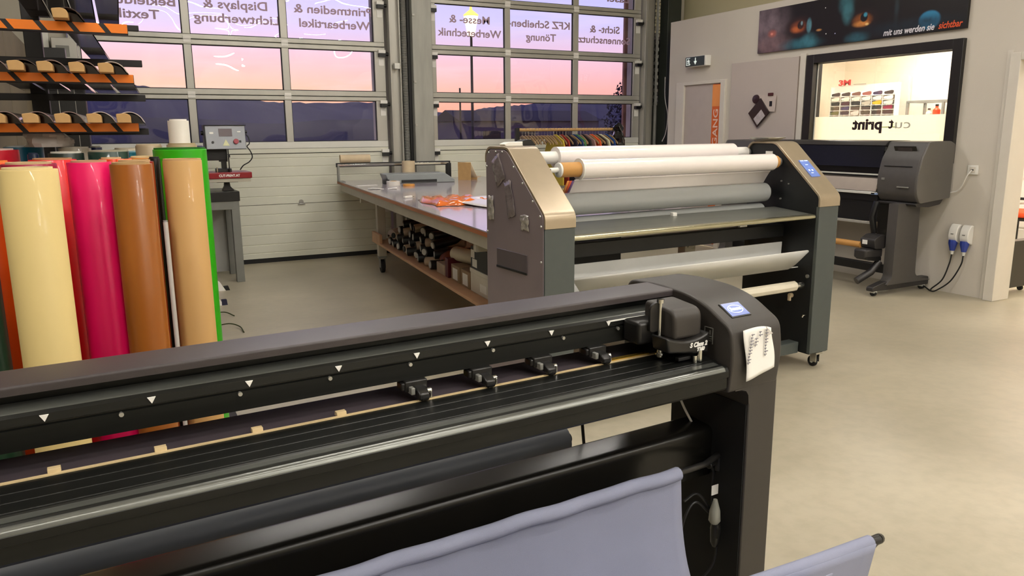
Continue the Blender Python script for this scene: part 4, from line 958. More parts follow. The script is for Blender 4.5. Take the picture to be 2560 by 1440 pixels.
kn.build('red_knob', mat('knob_red', '#9c1c30', rough=0.3), cbx, bevel=0.003)
kn = MB().cyl((-0.13, 0, -0.05), 0.013, -0.006, 0.0, 'y', 14).box(0.128, 0.148, -0.006, 0, -0.055, -0.032); kn.v = [tuple(Mx @ Vector(v)) for v in kn.v]
kn.build('button', M('black'), cbx)
MB().cyl((0, 8.56, 1.55), 0.022, 0.81, 0.845, 'x', 14).cyl((0, 8.56, 1.56), 0.018, 1.235, 1.262, 'x', 14).build('side_knob', M('black'), cbx)
MB().tube(bez([(1.245, 8.55, 1.54), (1.272, 8.54, 1.50), (1.275, 8.53, 1.44), (1.25, 8.53, 1.41), (1.28, 8.53, 1.36), (1.295, 8.53, 1.30), (1.26, 8.53, 1.25), (1.20, 8.53, 1.215), (1.165, 8.54, 1.17)], 6), 0.006, 8).build('cable', M('cable_black'), hp_)

# ================================================================== STANDING FILM ROLLS (left)
rs = thing('roll_stand', 'low dark stand board carrying the upright coloured film rolls', 'stand', (0, 0, 0))
MB().box(-0.90, 0.45, 2.30, 4.75, 0.03, 0.085).build('base_board', mat('stand_board', '#2a2522', rough=0.7), rs, bevel=0.006)
MB().box(-0.90, 0.45, 2.30, 2.33, 0.085, 0.16).box(-0.90, 0.45, 4.72, 4.75, 0.085, 0.16).build('rim', M('black_satin'), rs)
for x in (-0.8, 0.35):
    for y in (2.45, 4.55): MB().cyl((0, y, 0.016), 0.016, x - 0.02, x + 0.02, 'x', 12).build('castor', M('rubber'), rs)
def vroll(label, x, y, r, z1, col, core='#cdb58a', z0=0.087, flap=None, rough=0.32, ri=None, name='film_roll', lean=(0, 0)):
    t = thing(name, label, 'film roll', (x, y, z0), 0)
    h = z1 - z0; ri = ri or r * 0.62
    m = mat('film_' + col.strip('#'), col, rough=rough, var=0.03, scale=6, stretch=(1, 1, 0.3), coat=0.15)
    n = 44
    if flap:
        # outer end of the film lifts off the roll
        a0, ln, out = flap; g = []
        for i in range(10):
            a = a0 + ln * i / 9; q = r + 0.002 + out * (i / 9) ** 1.6
            g.append([(q * math.cos(a), q * math.sin(a), 0.0), (q * math.cos(a), q * math.sin(a), h)])
        MB().sheet(g).build('loose_end', m, t, solid=0.001, smooth=60)
    MB().ring([(r * 0.99, 0), (r, 0.004), (r, h - 0.002), (r * 0.985, h), (ri + 0.004, h), (ri + 0.004, h - 0.25)], (0, 0, 0), 'z', n).build('film', m, t, smooth=35)
    cm = mat('core_' + core.strip('#'), core, rough=0.75, var=0.06)
    MB().pipe((0, 0, 0), ri + 0.004, ri - 0.006, -0.0, h + 0.006, 'z', 32).build('core', cm, t, smooth=50)
    t.rotation_euler = (lean[0], lean[1], 0)
    return t
Z = 1.457
vroll('cream yellow upright film roll, foremost at the left', -0.212, 2.47, 0.0725, Z, '#e4cc8a', core='#dccb9a', rough=0.6, ri=0.056)
vroll('vivid magenta pink upright film roll', -0.077, 2.98, 0.067, Z, '#f50f66', core='#b89a78', ri=0.05, rough=0.4)
vroll('brown wood coloured upright film roll between the pink and the tan roll', 0.045, 2.70, 0.061, Z, '#9c5a1c', core='#b99a6a', ri=0.05)
vroll('dark red film roll hidden just behind the brown roll', 0.060, 2.93, 0.060, Z, '#8c2212', core='#c8a878', ri=0.045)
vroll('tan kraft upright film roll at the right end of the front row', 0.212, 2.96, 0.064, Z, '#cfa466', core='#d0a878', rough=0.6, ri=0.058)
vroll('bright green loosely wound upright film roll behind the tan roll', 0.228, 3.25, 0.096, 1.490, '#2fae0c', core='#1c6a10', ri=0.088)
vroll('berry coloured film roll right behind the cream roll', -0.246, 2.93, 0.078, Z, '#a0143c', ri=0.06)
vroll('red upright film roll between the cream and the pink roll', -0.205, 3.36, 0.079, Z, '#e60f1c', core='#b08a64', ri=0.06)
vroll('orange upright film roll left of the cream roll', -0.390, 3.16, 0.085, Z, '#e8540c', core='#e0843c', ri=0.06)
vroll('small orange film roll between the pink and the brown roll', -0.010, 3.30, 0.042, Z, '#e64a10', flap=(-1.2, 1.5, 0.03), ri=0.03)
vroll('yellow orange film roll peeping out behind the brown roll', 0.110, 3.40, 0.060, Z, '#dc9440', core='#e2cfa0', ri=0.048)
vroll('black slim film roll between the brown and the tan roll', 0.128, 3.07, 0.0195, 1.462, '#0d0c0c', core='#222222', ri=0.012)
vroll('silver white slim film roll leaning left of the tan roll', 0.1365, 2.90, 0.008, 1.25, '#c9c6c0', core='#999999', ri=0.003)
vroll('crimson upright film roll at the far left, behind the orange one', -0.44, 3.80, 0.094, 1.488, '#c4122c', ri=0.07, core='#d8c8c0')
vroll('petrol blue film roll behind the crimson roll', -0.375, 4.32, 0.082, 1.492, '#0f5a74', core='#d0d0cc', ri=0.068)
vroll('navy blue slim film roll between petrol and red roll', -0.285, 3.62, 0.020, 1.472, '#14243c', core='#14243c', ri=0.012)
vroll('black green upright film roll behind the red roll', -0.170, 3.60, 0.064, 1.475, '#14241c', core='#d2cfc4', ri=0.05)
vroll('pale grey upright film roll in the rear row', -0.150, 3.95, 0.064, 1.489, '#b0a794', core='#c9c2b2', ri=0.05)
vroll('royal blue slim roll beside the pale grey roll', -0.070, 4.02, 0.026, 1.490, '#1c2660', core='#dcdcd8', ri=0.018)
vroll('grey green wide film roll behind the pink roll', -0.018, 3.62, 0.076, 1.478, '#1c3a30', core='#a8a490', ri=0.070)
vroll('turquoise slim film roll behind the brown roll', 0.068, 3.72, 0.030, 1.472, '#1f7c90', core='#9fc0c4', ri=0.02)
vroll('beige cardboard coloured roll standing left of the green one', 0.135, 3.62, 0.052, 1.500, '#a8987c', core='#c0b092', ri=0.044)
vroll('light beige low roll before the cardboard coloured one', 0.055, 3.86, 0.055, 1.482, '#c0b49c', core='#cfc6b0', ri=0.045)
vroll('cardboard core tube behind the green roll', 0.262, 3.60, 0.060, 1.503, '#a89a78', core='#a89a78', ri=0.05, name='cardboard_tube')
vroll('tall white roll rising out of the cardboard core behind the green roll', 0.256, 3.60, 0.042, 1.602, '#dedad0', core='#e6e2da', ri=0.03, name='paper_roll', z0=0.087, rough=0.6)
vroll('dark green film roll at the far left edge', -0.395, 2.72, 0.055, 1.30, '#123c28', ri=0.04)
vroll('deep red film roll cut by the left picture edge', -0.50, 2.86, 0.055, 1.30, '#8c1018', ri=0.04)
vroll('slim grey green tube standing between the pink and the brown roll', 0.000, 3.03, 0.016, 1.200, '#56705c', core='#56705c', ri=0.01)
t = thing('film_bag', 'crumpled clear plastic bag on top of the rear film rolls', 'bag', (-0.25, 3.95, 1.492), 0)
random.seed(21); g = []
for i in range(12):
    row = []
    for k in range(19):
        a = 2 * PI * k / 18; ph = PI / 2 * i / 11
        q = 0.085 * math.cos(ph) * (1 + 0.16 * math.sin(a * 3 + i) + random.uniform(-0.06, 0.06)); row.append((q * math.cos(a) * 1.05, q * math.sin(a), 0.105 * math.sin(ph) * (1 + 0.15 * math.sin(a * 2)) + 0.004))
    row[-1] = row[0]; g.append(row)
bagm = mat('bag_film', '#ece2da', rough=0.12, var=0.06, alpha=0.7, coat=0.5)
MB().sheet(g).build('bag', bagm, t, smooth=20)
# scraps at the foot of the rolls
# small scraps on the floor right of the green roll
t = thing('film_offcut', 'small white offcut with dark tip on the floor, nearer the press stand', 'offcut', (0.85, 8.05, 0.0), 0)
MB().prism([(-0.05, 0), (0.02, 0), (-0.03, 0.09), (-0.06, 0.11)], -0.02, 0.02, 'y').build('paper', M('white_paper'), t)
MB().prism([(0.02, 0), (0.06, 0), (0.045, 0.045), (0.0, 0.04)], -0.022, 0.022, 'y').build('dark_tip', M('black'), t)
t = thing('film_offcut', 'small white offcut with navy tip on the floor beside the green roll', 'offcut', (0.75, 7.35, 0.0), 0)
MB().prism([(-0.06, 0), (0.02, 0), (-0.03, 0.08), (-0.07, 0.12)], -0.02, 0.02, 'y').build('paper', M('white_paper'), t)
MB().prism([(0.0, 0), (0.05, 0), (0.045, 0.05), (0.0, 0.05)], -0.022, 0.022, 'y').build('dark_tip', mat('navy_tip', '#191838', rough=0.4), t)
t = thing('green_string', 'thin dark green strings lying on the floor right of the green roll', 'string', (0.70, 6.60, 0.0), 0)
MB().tube(bez([(-0.10, 0.4, 0.006), (0.02, 0.3, 0.03), (0.09, 0.22, 0.006)], 6), 0.005, 6).tube(bez([(-0.12, -0.1, 0.006), (0.0, -0.15, 0.03), (0.07, -0.25, 0.02), (0.08, -0.4, 0.006)], 6), 0.005, 6).build('string', mat('string_green', '#37401c', rough=0.7), t)

# ================================================================== CANTILEVER ROLL RACK
rk = thing('roll_rack', 'black cantilever rack with orange and black striped bars at the upper left', 'rack', (-0.35, 4.6, 0))
def R_(x, y, z): return (x + 0.35, y - 4.6, z)
def rbox(mb, x0, x1, y0, y1, z0, z1): return mb.box(x0 + 0.35, x1 + 0.35, y0 - 4.6, y1 - 4.6, z0, z1)
defm('rack_black', '#161213', rough=0.5, var=0.15)
rbox(MB(), -0.40, -0.31, 5.44, 5.54, 0.0, 3.2).build('post', M('rack_black'), rk, bevel=0.004)
rbox(MB(), -1.30, -1.22, 5.44, 5.54, 0.0, 3.2).build('post', M('rack_black'), rk, bevel=0.004)
rbox(MB(), -1.05, -0.97, 3.81, 3.89, 0.0, 3.2).build('post', M('rack_black'), rk, bevel=0.004)
defm('hazard_orange', '#f08010', rough=0.4, var=0.03)
tiers = [(1.557, 1.594, 0.112), (1.762, 1.798, 0.110), (1.966, 2.005, 0.106), (2.172, 2.21, 0.104)]
for (za, zb, xe) in tiers:
    b_ = rbox(MB(), -1.05, xe, 3.80, 3.84, za - 0.004, zb).build('striped_bar', M('rack_black'), rk, bevel=0.002)
    # orange stripes: slanted bands on the bar's front face
    h = zb - za - 0.004; x = xe - 0.002; first = True; k = 0
    while x > -1.0:
        w_ = 0.062 if first else 0.094; s = 0.026; g_ = 0.0225
        x0 = max(x - w_, -1.045)
        if first: pts = [(x0 - s, zb), (x, zb), (x, za + 0.002), (x0, za + 0.002)]
        else: pts = [(x0 - s, zb), (x - s, zb), (x, za + 0.002), (x0, za + 0.002)]
        MB().prism([(p + 0.35, q) for p, q in pts], 3.797 - 4.6, 3.80 - 4.6, 'y').build('orange_stripe', M('hazard_orange'), b_)
        x = x0 - g_; first = False
    rbox(MB(), -1.25, 0.212, 5.43, 5.47, zb - 0.052 if zb < 2.1 else zb - 0.045, zb - 0.012).build('rear_arm', M('rack_black'), rk, bevel=0.003)
rbox(MB(), -1.03, -0.99, 3.89, 5.44, 1.48, 1.52).build('side_strut', M('rack_black'), rk)
rbox(MB(), -1.26, -0.40, 5.46, 5.50, 0.20, 0.26).build('side_strut', M('rack_black'), rk)

defm('film_brown', '#96807a', rough=0.16, var=0.12, scale=5, stretch=(1, 0.3, 1), coat=0.6)
defm('film_clear', '#cfc2ba', rough=0.12, var=0.12, scale=5, stretch=(1, 0.3, 1), coat=0.6)
defm('film_dark', '#4a3e3b', rough=0.14, var=0.12, scale=5, stretch=(1, 0.3, 1), coat=0.7)
def hroll(x, zb, m, label, block=True, x2=None, y0=3.72, y1=5.62, r=0.046):
    # loosely wrapped film: flattened hollow tube resting on the bar, kraft block in its mouth
    x2 = x if x2 is None else x2
    t = thing('film_roll', label, 'film roll', (x, y0, zb + 0.001), 0, 'wrapped film rolls lying on the rack')
    if min(x, x2) - 0.06 < -0.31: y1 = 5.41
    ln = y1 - y0; t.rotation_euler = (0, 0, -math.atan2(x2 - x, ln))
    sec = [(-0.048, 0.0), (-0.050, 0.012), (-0.040, 0.030), (-0.020, 0.043), (0.004, 0.046), (0.026, 0.040), (0.046, 0.024), (0.060, 0.0)]
    sec = [(p.x, p.y) for p in bez([(a_, b_, 0) for a_, b_ in sec], 3)]
    inn = [(p * 0.95, max(q_ - 0.003, 0.0015)) for p, q_ in sec]
    ring_ = sec + inn[::-1]
    MB().prism(ring_, 0.0, ln, 'y').build('film', m, t, smooth=50)
    MB().prism([(-0.046, 0.0), (-0.036, 0.026), (0.0, 0.040), (0.030, 0.032), (0.054, 0.0)], 0.10, ln - 0.02, 'y').build('inner_shade', M('film_dark'), t, smooth=50)  # solid dark fill painted as the shadow inside the hollow film
    if block:
        MB().prism(round_profile([(-0.046, 0.0), (-0.050, 0.036), (-0.012, 0.040), (0.006, 0.030), (0.006, 0.0)], [0, 0.006, 0.012, 0.008, 0]), -0.030, 0.05, 'y').build('end_block', M('kraft'), t, bevel=0.002)
    return t
names = ['first', 'second', 'third', 'fourth', 'fifth']
for k, (x, x2, m) in enumerate([(0.028, 0.13, 'film_clear'), (-0.078, 0.005, 'film_brown'), (-0.190, -0.12, 'film_brown'), (-0.290, -0.25, 'film_dark'), (-0.395, -0.38, 'film_brown')]):
    hroll(x, 1.798, M(m), 'wrapped film roll on the middle striped bar, %s from its free end' % names[k], x2=x2)
for k, (x, x2, m) in enumerate([(0.075, 0.15, 'film_clear'), (-0.035, 0.04, 'film_clear'), (-0.150, -0.08, 'film_brown'), (-0.262, -0.2, 'film_brown'), (-0.375, -0.33, 'film_brown')]):
    hroll(x, 1.594, M(m), 'wrapped film roll on the lowest striped bar, %s from its free end' % names[k], x2=x2)
hroll(-0.115, 2.005, M('film_dark'), 'wrapped film roll with tan block on the uppermost visible striped bar', x2=-0.02)
for k, (x, x2, m) in enumerate([(0.03, 0.05, 'film_brown'), (-0.085, -0.075, 'film_dark'), (-0.20, -0.185, 'film_dark'), (-0.31, -0.30, 'film_brown')]):
    hroll(x, 2.21, M(m), 'glossy film roll pointing down at the top left picture edge, %s from the right' % names[k], x2=x2)

# equipment cabinet and door operator behind the rack
cbn = thing('equipment_cabinet', 'tall black equipment cabinet behind the striped rack', 'cabinet', (-0.38, 8.95, 0))
MB().box(-0.20, 0.19, -0.25, 0.25, 0.0, 2.25).build('body', M('black'), cbn, bevel=0.004)
MB().box(-0.195, -0.04, -0.262, -0.25, 1.30, 2.22).build('door', M('black_satin'), cbn, bevel=0.003)
MB().box(-0.03, 0.185, -0.262, -0.25, 1.30, 2.22).build('door', M('black_satin'), cbn, bevel=0.003)
MB().box(-0.038, -0.032, -0.264, -0.25, 1.30, 2.22).box(0.10, 0.104, -0.266, -0.26, 1.4, 2.1).build('trim_line', M('alu'), cbn)
t = thing('black_box', 'small black box on top of the equipment cabinet behind the rack', 'box', (-0.42, 8.92, 2.25), 0)
MB().box(-0.10, 0.10, -0.12, 0.12, 0.0, 0.11).build('body', M('black_satin'), t, bevel=0.004)
t = thing('door_operator', 'grey door operator box on the wall left of the sectional door', 'operator', (-0.36, 9.50, 2.28), 0)
MB().box(-0.10, 0.13, -0.10, 0.12, 0.0, 0.24).build('housing', M('alu'), t, bevel=0.008)
MB().box(-0.06, 0.06, -0.106, -0.10, 0.05, 0.16).build('cover_plate', M('steel_grey'), t, bevel=0.003)
MB().box(-0.18, -0.12, 0.0, 0.12, -0.1, 0.35).build('conduit', M('alu_light'), t, bevel=0.004)

# ================================================================== GARMENT RACK
gr = thing('garment_rack', 'garment rail with beige wooden pole behind the laminator', 'clothes rack', (5.36, 8.90, 0))
MB().box(-0.76, -0.71, -0.025, 0.025, 0.03, 1.585).build('post', M('black'), gr, bevel=0.003)
MB().box(0.78, 0.83, -0.025, 0.025, 0.03, 1.585).build('post', M('black'), gr, bevel=0.003)
MB().cyl((0, 0, 1.56), 0.020, -0.71, 0.80, 'x', 16).build('rail', M('kraft'), gr)
for x in (-0.735, 0.805): MB().box(x - 0.03, x + 0.03, -0.28, 0.28, 0.0, 0.05).build('foot', M('black'), gr, bevel=0.004)
defm('hanger_wood', '#a88b60', rough=0.5, var=0.1)
hg = thing('clothes_hanger', 'bare wooden hanger at the left half of the garment rail', 'hanger', (4.70, 8.9, 1.56), 0, 'clothes hangers on the rail')
hk = [(0, 0.021 * math.sin(a), 0.001 + 0.021 * math.cos(a)) for a in [math.radians(q) for q in range(-90, 181, 30)]] + [(0, 0.0, -0.05), (0, 0, -0.075)]
MB().tube(hk, 0.0022, 6).build('hook', M('chrome'), hg)
shp = []
for k in range(13):
    y = -0.21 + 0.42 * k / 12; shp.append((y, -0.068 - 0.10 * (abs(y) / 0.21) ** 1.35))
lo = [(y, z - 0.024) for y, z in reversed(shp)]
MB().prism(shp + lo, -0.006, 0.006, 'x').build('shoulder_bar', M('hanger_wood'), hg, bevel=0.002)
def shirt(x, col, label):
    t = thing('shirt', label, 'garment', (x, 8.9, 1.56), random.uniform(-4, 4), 'garments on the rail')
    g0 = [(-0.03, -0.062), (-0.21, -0.138), (-0.30, -0.34), (-0.235, -0.37), (-0.215, -0.30), (-0.215, -0.72), (0.215, -0.72), (0.215, -0.30), (0.235, -0.37), (0.30, -0.34), (0.21, -0.138), (0.03, -0.062)]
    MB().prism(g0, -0.010, 0.010, 'x').build('fabric', mat('shirt_' + col.strip('#'), col, rough=0.9, var=0.08, bump=0.2), t, bevel=0.008)
    return t
random.seed(4)
for k in range(30):
    x = 4.70 + k * 0.0465
    h = hg if k == 0 else copy_tree(hg)
    h.location = (x, 8.9, 1.56); h.rotation_euler = (0, 0, math.radians(random.uniform(-7, 7)))
    n_ = ['first', 'second', 'third', 'fourth', 'fifth', 'sixth', 'seventh', 'eighth', 'ninth', 'tenth', 'eleventh', 'twelfth', 'thirteenth', 'fourteenth', 'fifteenth']
    h['label'] = '%s wooden hanger from the left end of the garment rail' % n_[k] if k < 15 else '%s wooden hanger from the black bag on the garment rail' % n_[29 - k]
for x, col, lb in [(5.194, '#c9b040', 'yellow shirt, leftmost on the garment rail'), (5.286, '#a03424', 'red shirt right of the yellow one on the garment rail'), (5.377, '#2a2430', 'black shirt right of the red one on the rail'), (5.473, '#23406a', 'blue and green shirt left of the green one'), (5.519, '#4c8450', 'green shirt in the middle of the garment rail'), (5.613, '#2e2624', 'dark brown shirt right of the green one'), (5.659, '#a07c74', 'dusty pink shirt on the garment rail'), (5.753, '#e05c28', 'bright orange shirt on the garment rail'), (5.842, '#3a2e2a', 'dark shirt right of the orange one'), (5.888, '#d8d4b0', 'cream shirt on the garment rail'), (5.986, '#1e4480', 'royal blue shirt, rightmost on the garment rail')]:
    shirt(x, col, lb)
t = thing('black_bag', 'shiny crumpled black bag hanging at the right end of the garment rail', 'bag', (6.13, 8.82, 1.62), 0)
random.seed(31); g = []
for i in range(15):
    row = []; tt = i / 14
    R = [0.01, 0.06, 0.085, 0.075, 0.06, 0.08, 0.095, 0.10, 0.10, 0.10, 0.105, 0.105, 0.10, 0.08, 0.02][i]
    for k in range(19):
        a = 2 * PI * k / 18; q = R * (1 + 0.14 * math.sin(a * 4 + i * 1.3) + random.uniform(-0.08, 0.08)); row.append((q * math.cos(a) * 0.8, q * math.sin(a), 0.03 - 0.42 * tt))
    row[-1] = row[0]; g.append(row)
MB().sheet(g).build('bag', mat('bag_black', '#0b0a0c', rough=0.16, coat=0.5), t, smooth=25)
MB().tube([(-0.04, -0.08, -0.02), (0.0, -0.095, -0.1), (0.03, -0.10, -0.30)], 0.004, 6).build('strap', M('steel_grey'), t)

# ================================================================== LARGE FORMAT PRINTER
pr_ = thing('large_format_printer', 'dark grey large format printer standing along the partition under the office window', 'printer', (6.6, 5.9, 0))
def q(mb, x0, x1, y0, y1, z0, z1): return mb.box(x0 - 6.6, x1 - 6.6, y0 - 5.9, y1 - 5.9, z0, z1)
def pq(pts, y0, y1): return MB().prism([(x - 6.6, z) for x, z in pts], y0 - 5.9, y1 - 5.9, 'y')
defm('printer_grey', '#4a4745', rough=0.5, var=0.04, scale=20); defm('printer_dark', '#2e2c2c', rough=0.4, var=0.06); defm('printer_side', '#5d5a55', rough=0.5, var=0.03)
unit = round_profile([(6.90, 1.428), (6.605, 1.424), (6.515, 1.27), (6.472, 1.10), (6.480, 0.95), (6.535, 0.865), (6.965, 0.90), (6.965, 1.40)], [0.02, 0.02, 0.03, 0.06, 0.04, 0.03, 0.02, 0.02])
for (a, b) in ((4.60, 5.00), (6.75, 7.20)):
    e = pq(unit, a, b).build('end_housing', M('printer_grey'), pr_, bevel=0.006, smooth=30)
    pq([(6.60 + (x - 6.6) * 0.985 if x < 6.9 else x, z) for x, z in unit], a - 0.02 if a < 6 else b, a if a < 6 else b + 0.02).build('end_cap', M('printer_side'), e, bevel=0.004, smooth=30)
    pq(round_profile([(6.50, 0.865), (6.52, 0.835), (6.70, 0.825), (6.86, 0.845), (6.90, 0.90)], 0.02), a, b).build('belly', M('printer_dark'), e, smooth=40)
# top bridge, window, inside
pq(round_profile([(6.90, 1.43), (6.60, 1.432), (6.545, 1.385), (6.60, 1.385), (6.66, 1.40), (6.90, 1.40)], [0, 0.02, 0.01, 0, 0, 0]), 5.0, 6.75).build('top_cover', M('printer_dark'), pr_, bevel=0.003)
pq([(6.55, 1.38), (6.50, 1.18), (6.505, 1.18), (6.555, 1.38)], 5.0, 6.75).build('front_window', glass('smoked', '#5a5654', 0.0, rough=0.25), pr_)
q(MB(), 6.60, 6.64, 5.0, 6.75, 1.06, 1.40).build('inner_wall', M('black'), pr_)
q(MB(), 6.58, 6.61, 5.02, 5.9, 1.335, 1.375).build('inner_rail', M('steel_grey'), pr_)
q(MB(), 6.56, 6.60, 5.0, 6.75, 1.19, 1.215).build('inner_rail', M('black_satin'), pr_)
q(MB(), 6.50, 6.53, 5.0, 6.75, 1.105, 1.118).build('window_edge', M('alu_light'), pr_)
defm('media_grey', '#a59a90', rough=0.35, var=0.05)
pq([(6.62, 1.085), (6.51, 1.075), (6.475, 1.02), (6.46, 0.955), (6.47, 0.955), (6.50, 1.05), (6.62, 1.075)], 5.0, 6.75).build('platen', M('media_grey'), pr_, smooth=50)
q(MB(), 6.455, 6.49, 5.0, 6.75, 0.925, 0.95).build('front_bar', M('alu_light'), pr_, bevel=0.003)
q(MB(), 6.50, 6.90, 5.0, 6.75, 0.86, 0.92).build('underside', M('black'), pr_)
q(MB(), 6.52, 6.56, 5.0, 6.75, 0.66, 0.86).build('under_panel', M('black'), pr_)
q(MB(), 6.47, 6.50, 5.02, 6.7, 0.635, 0.66).build('deflector_bar', M('alu'), pr_, bevel=0.003)
q(MB(), 6.56, 6.9, 5.0, 5.02, 0.4, 0.9).build('inner_plate', M('black'), pr_)
# display on the near housing
sl = math.atan2(0.09, 0.154)
Md = Matrix.Translation((6.5615 - 6.6, 4.79 - 5.9, 1.348)) @ Matrix.Rotation(-sl, 4, 'Y')
dd = MB().box(-0.010, 0.0, -0.12, 0.11, -0.045, 0.045, Md).build('display', M('black_satin'), pr_, bevel=0.006)
MB().box(-0.0125, -0.010, -0.075, 0.07, -0.028, 0.030, Md).build('screen', mat('printer_screen', '#3c3438', rough=0.1), dd)
q(MB(), 6.488, 6.50, 4.66, 4.95, 1.196, 1.202).build('groove', M('black'), pr_)
q(MB(), 6.462, 6.475, 4.66, 4.78, 1.005, 1.017).build('grip', M('steel_grey'), pr_, bevel=0.002)
q(MB(), 6.466, 6.480, 4.92, 4.95, 1.07, 1.09).build('label_plate', M('steel_grey'), pr_)
q(MB(), 6.455, 6.475, 4.98, 5.04, 0.925, 0.94).build('blue_catch', mat('catch_blue', '#8aa0c8', rough=0.4), pr_)
# stand: near and far leg with foot, castors
for y, nm in ((4.70, 'near'), (6.95, 'far')):
    pq(round_profile([(6.41, 0.86), (6.41, 0.16), (6.34, 0.10), (6.98, 0.10), (6.74, 0.16), (6.72, 0.86)], [0, 0.04, 0.02, 0.02, 0.05, 0]), y, y + 0.10).build('leg', M('printer_grey'), pr_, bevel=0.006)
    pq(round_profile([(6.18, 0.05), (6.18, 0.09), (6.34, 0.13), (6.98, 0.13), (6.98, 0.05)], [0.01, 0.03, 0.03, 0.02, 0.01]), y + 0.02, y + 0.09).build('foot', M('printer_dark'), pr_, bevel=0.004)
    for x in (6.24, 6.93):
        c = q(MB(), x - 0.02, x + 0.02, y + 0.03, y + 0.08, 0.03, 0.06).build('castor', M('alu_light'), pr_)
        MB().ring([(1e-4, x - 6.6 - 0.014), (0.028, x - 6.6 - 0.014), (0.028, x - 6.6 + 0.014), (1e-4, x - 6.6 + 0.014)], (0, y + 0.055 - 5.9, 0.028), 'x', 16).build('wheel', M('rubber'), c)
q(MB(), 6.52, 6.58, 4.8, 6.95, 0.17, 0.25).build('cross_beam', M('black'), pr_, bevel=0.004)
# take-up reel with its motor
rl = q(MB(), 6.20, 6.44, 4.84, 4.98, 0.34, 0.43).build('reel_holder', M('printer_dark'), pr_, bevel=0.02, seg=3)
pq(round_profile([(6.30, 0.43), (6.28, 0.52), (6.36, 0.56), (6.44, 0.56), (6.44, 0.43)], 0.02), 4.82, 4.98).build('motor', M('printer_dark'), rl, bevel=0.004)
q(MB(), 6.276, 6.284, 4.90, 4.95, 0.47, 0.51).build('white_button', M('white_plastic'), rl)
MB().cyl((6.30 - 6.6, 0, 0.455), 0.030, 4.98 - 5.9, 6.9 - 5.9, 'y', 20).build('take_up_tube', M('kraft_orange'), rl)
pq(round_profile([(6.20, 0.36), (6.22, 0.33), (6.42, 0.30), (6.42, 0.35)], 0.02), 4.84, 4.96).build('holder_arm', M('black'), rl)
MB().tube([(6.42 - 6.6, 4.86 - 5.9, 0.30), (6.34 - 6.6, 4.88 - 5.9, 0.20), (6.20 - 6.6, 4.92 - 5.9, 0.12)], 0.035, 10).build('lever_leg', M('printer_dark'), pr_)
MB().tube([(6.46 - 6.6, 4.97 - 5.9, 0.86), (6.42 - 6.6, 4.98 - 5.9, 0.72), (6.46 - 6.6, 4.97 - 5.9, 0.56)], 0.03, 10).build('hose', M('black'), pr_)

# ================================================================== THINGS ON THE PARTITION
ex = thing('exit_sign', 'green exit light box with running figure and arrow on the partition above the grey door', 'exit sign', (6.93, 8.215, 2.36))
MB().box(-0.02, 0.07, -0.20, 0.20, 0.0, 0.13).build('housing', M('white_plastic'), ex, bevel=0.006)
MB().box(-0.024, -0.02, -0.175, 0.195, 0.006, 0.125).build('sign_face', mat('sign_green', '#26302e', rough=0.3, emit='#1c3a30', estr=0.12), ex)
fg = MB()
for (y0, y1, z0, z1) in ((0.10, 0.175, 0.02, 0.028), (0.10, 0.175, 0.108, 0.114), (0.168, 0.175, 0.02, 0.112), (0.125, 0.137, 0.088, 0.100), (0.118, 0.150, 0.060, 0.086), (0.148, 0.165, 0.066, 0.073), (0.104, 0.122, 0.070, 0.078), (0.112, 0.128, 0.034, 0.062), (0.138, 0.160, 0.040, 0.050), (0.094, 0.114, 0.030, 0.038)):
    fg.box(-0.027, -0.0245, y0, y1, z0, z1)
defm('sign_white', '#e8f2ec', rough=0.4, emit='#e8f2ec', estr=0.35)
fg.build('running_figure', M('sign_white'), ex)
MB().box(-0.027, -0.0245, -0.012, 0.004, 0.055, 0.11).prism([(-0.037, 0.068), (0.029, 0.068), (-0.004, 0.022)], -0.027, -0.0245, 'x').build('arrow', M('sign_white'), ex)

# banner above the window
def blob_mat(name, base, blobs):
    m = bpy.data.materials.new(name); m.use_nodes = True
    n, l = m.node_tree.nodes, m.node_tree.links; b = n['Principled BSDF']; b.inputs['Roughness'].default_value = 0.35
    t = n.new('ShaderNodeTexCoord'); cur = None
    rgb = n.new('ShaderNodeRGB'); rgb.outputs[0].default_value = lin(base); cur = rgb.outputs[0]
    nz = n.new('ShaderNodeTexNoise'); nz.inputs['Scale'].default_value = 9; nz.inputs['Detail'].default_value = 5; l.new(t.outputs['Object'], nz.inputs['Vector'])
    for (cy, cz, ry, rz, col, pw) in blobs:
        mp = n.new('ShaderNodeMapping'); mp.inputs['Location'].default_value = (0, -cy / ry, -cz / rz); mp.inputs['Scale'].default_value = (0, 1 / ry, 1 / rz)
        l.new(t.outputs['Object'], mp.inputs[0])
        ln = n.new('ShaderNodeVectorMath'); ln.operation = 'LENGTH'; l.new(mp.outputs[0], ln.inputs[0])
        mr = n.new('ShaderNodeMapRange'); mr.interpolation_type = 'SMOOTHSTEP'; mr.inputs['From Min'].default_value = 1.0; mr.inputs['From Max'].default_value = 1.0 - pw
        l.new(ln.outputs['Value'], mr.inputs['Value'])
        ml = n.new('ShaderNodeMath'); ml.operation = 'MULTIPLY'; ml.inputs[1].default_value = 1.5 if pw > 0.5 else 1.9; l.new(nz.outputs[0], ml.inputs[0])
        m2 = n.new('ShaderNodeMath'); m2.operation = 'MULTIPLY'; m2.use_clamp = True; l.new(mr.outputs[0], m2.inputs[0]); l.new(ml.outputs[0], m2.inputs[1])
        x = n.new('ShaderNodeMix'); x.data_type = 'RGBA'; l.new(m2.outputs[0], x.inputs['Factor']); l.new(cur, x.inputs['A']); x.inputs['B'].default_value = lin(col); cur = x.outputs['Result']
    l.new(cur, b.inputs['Base Color']); return m
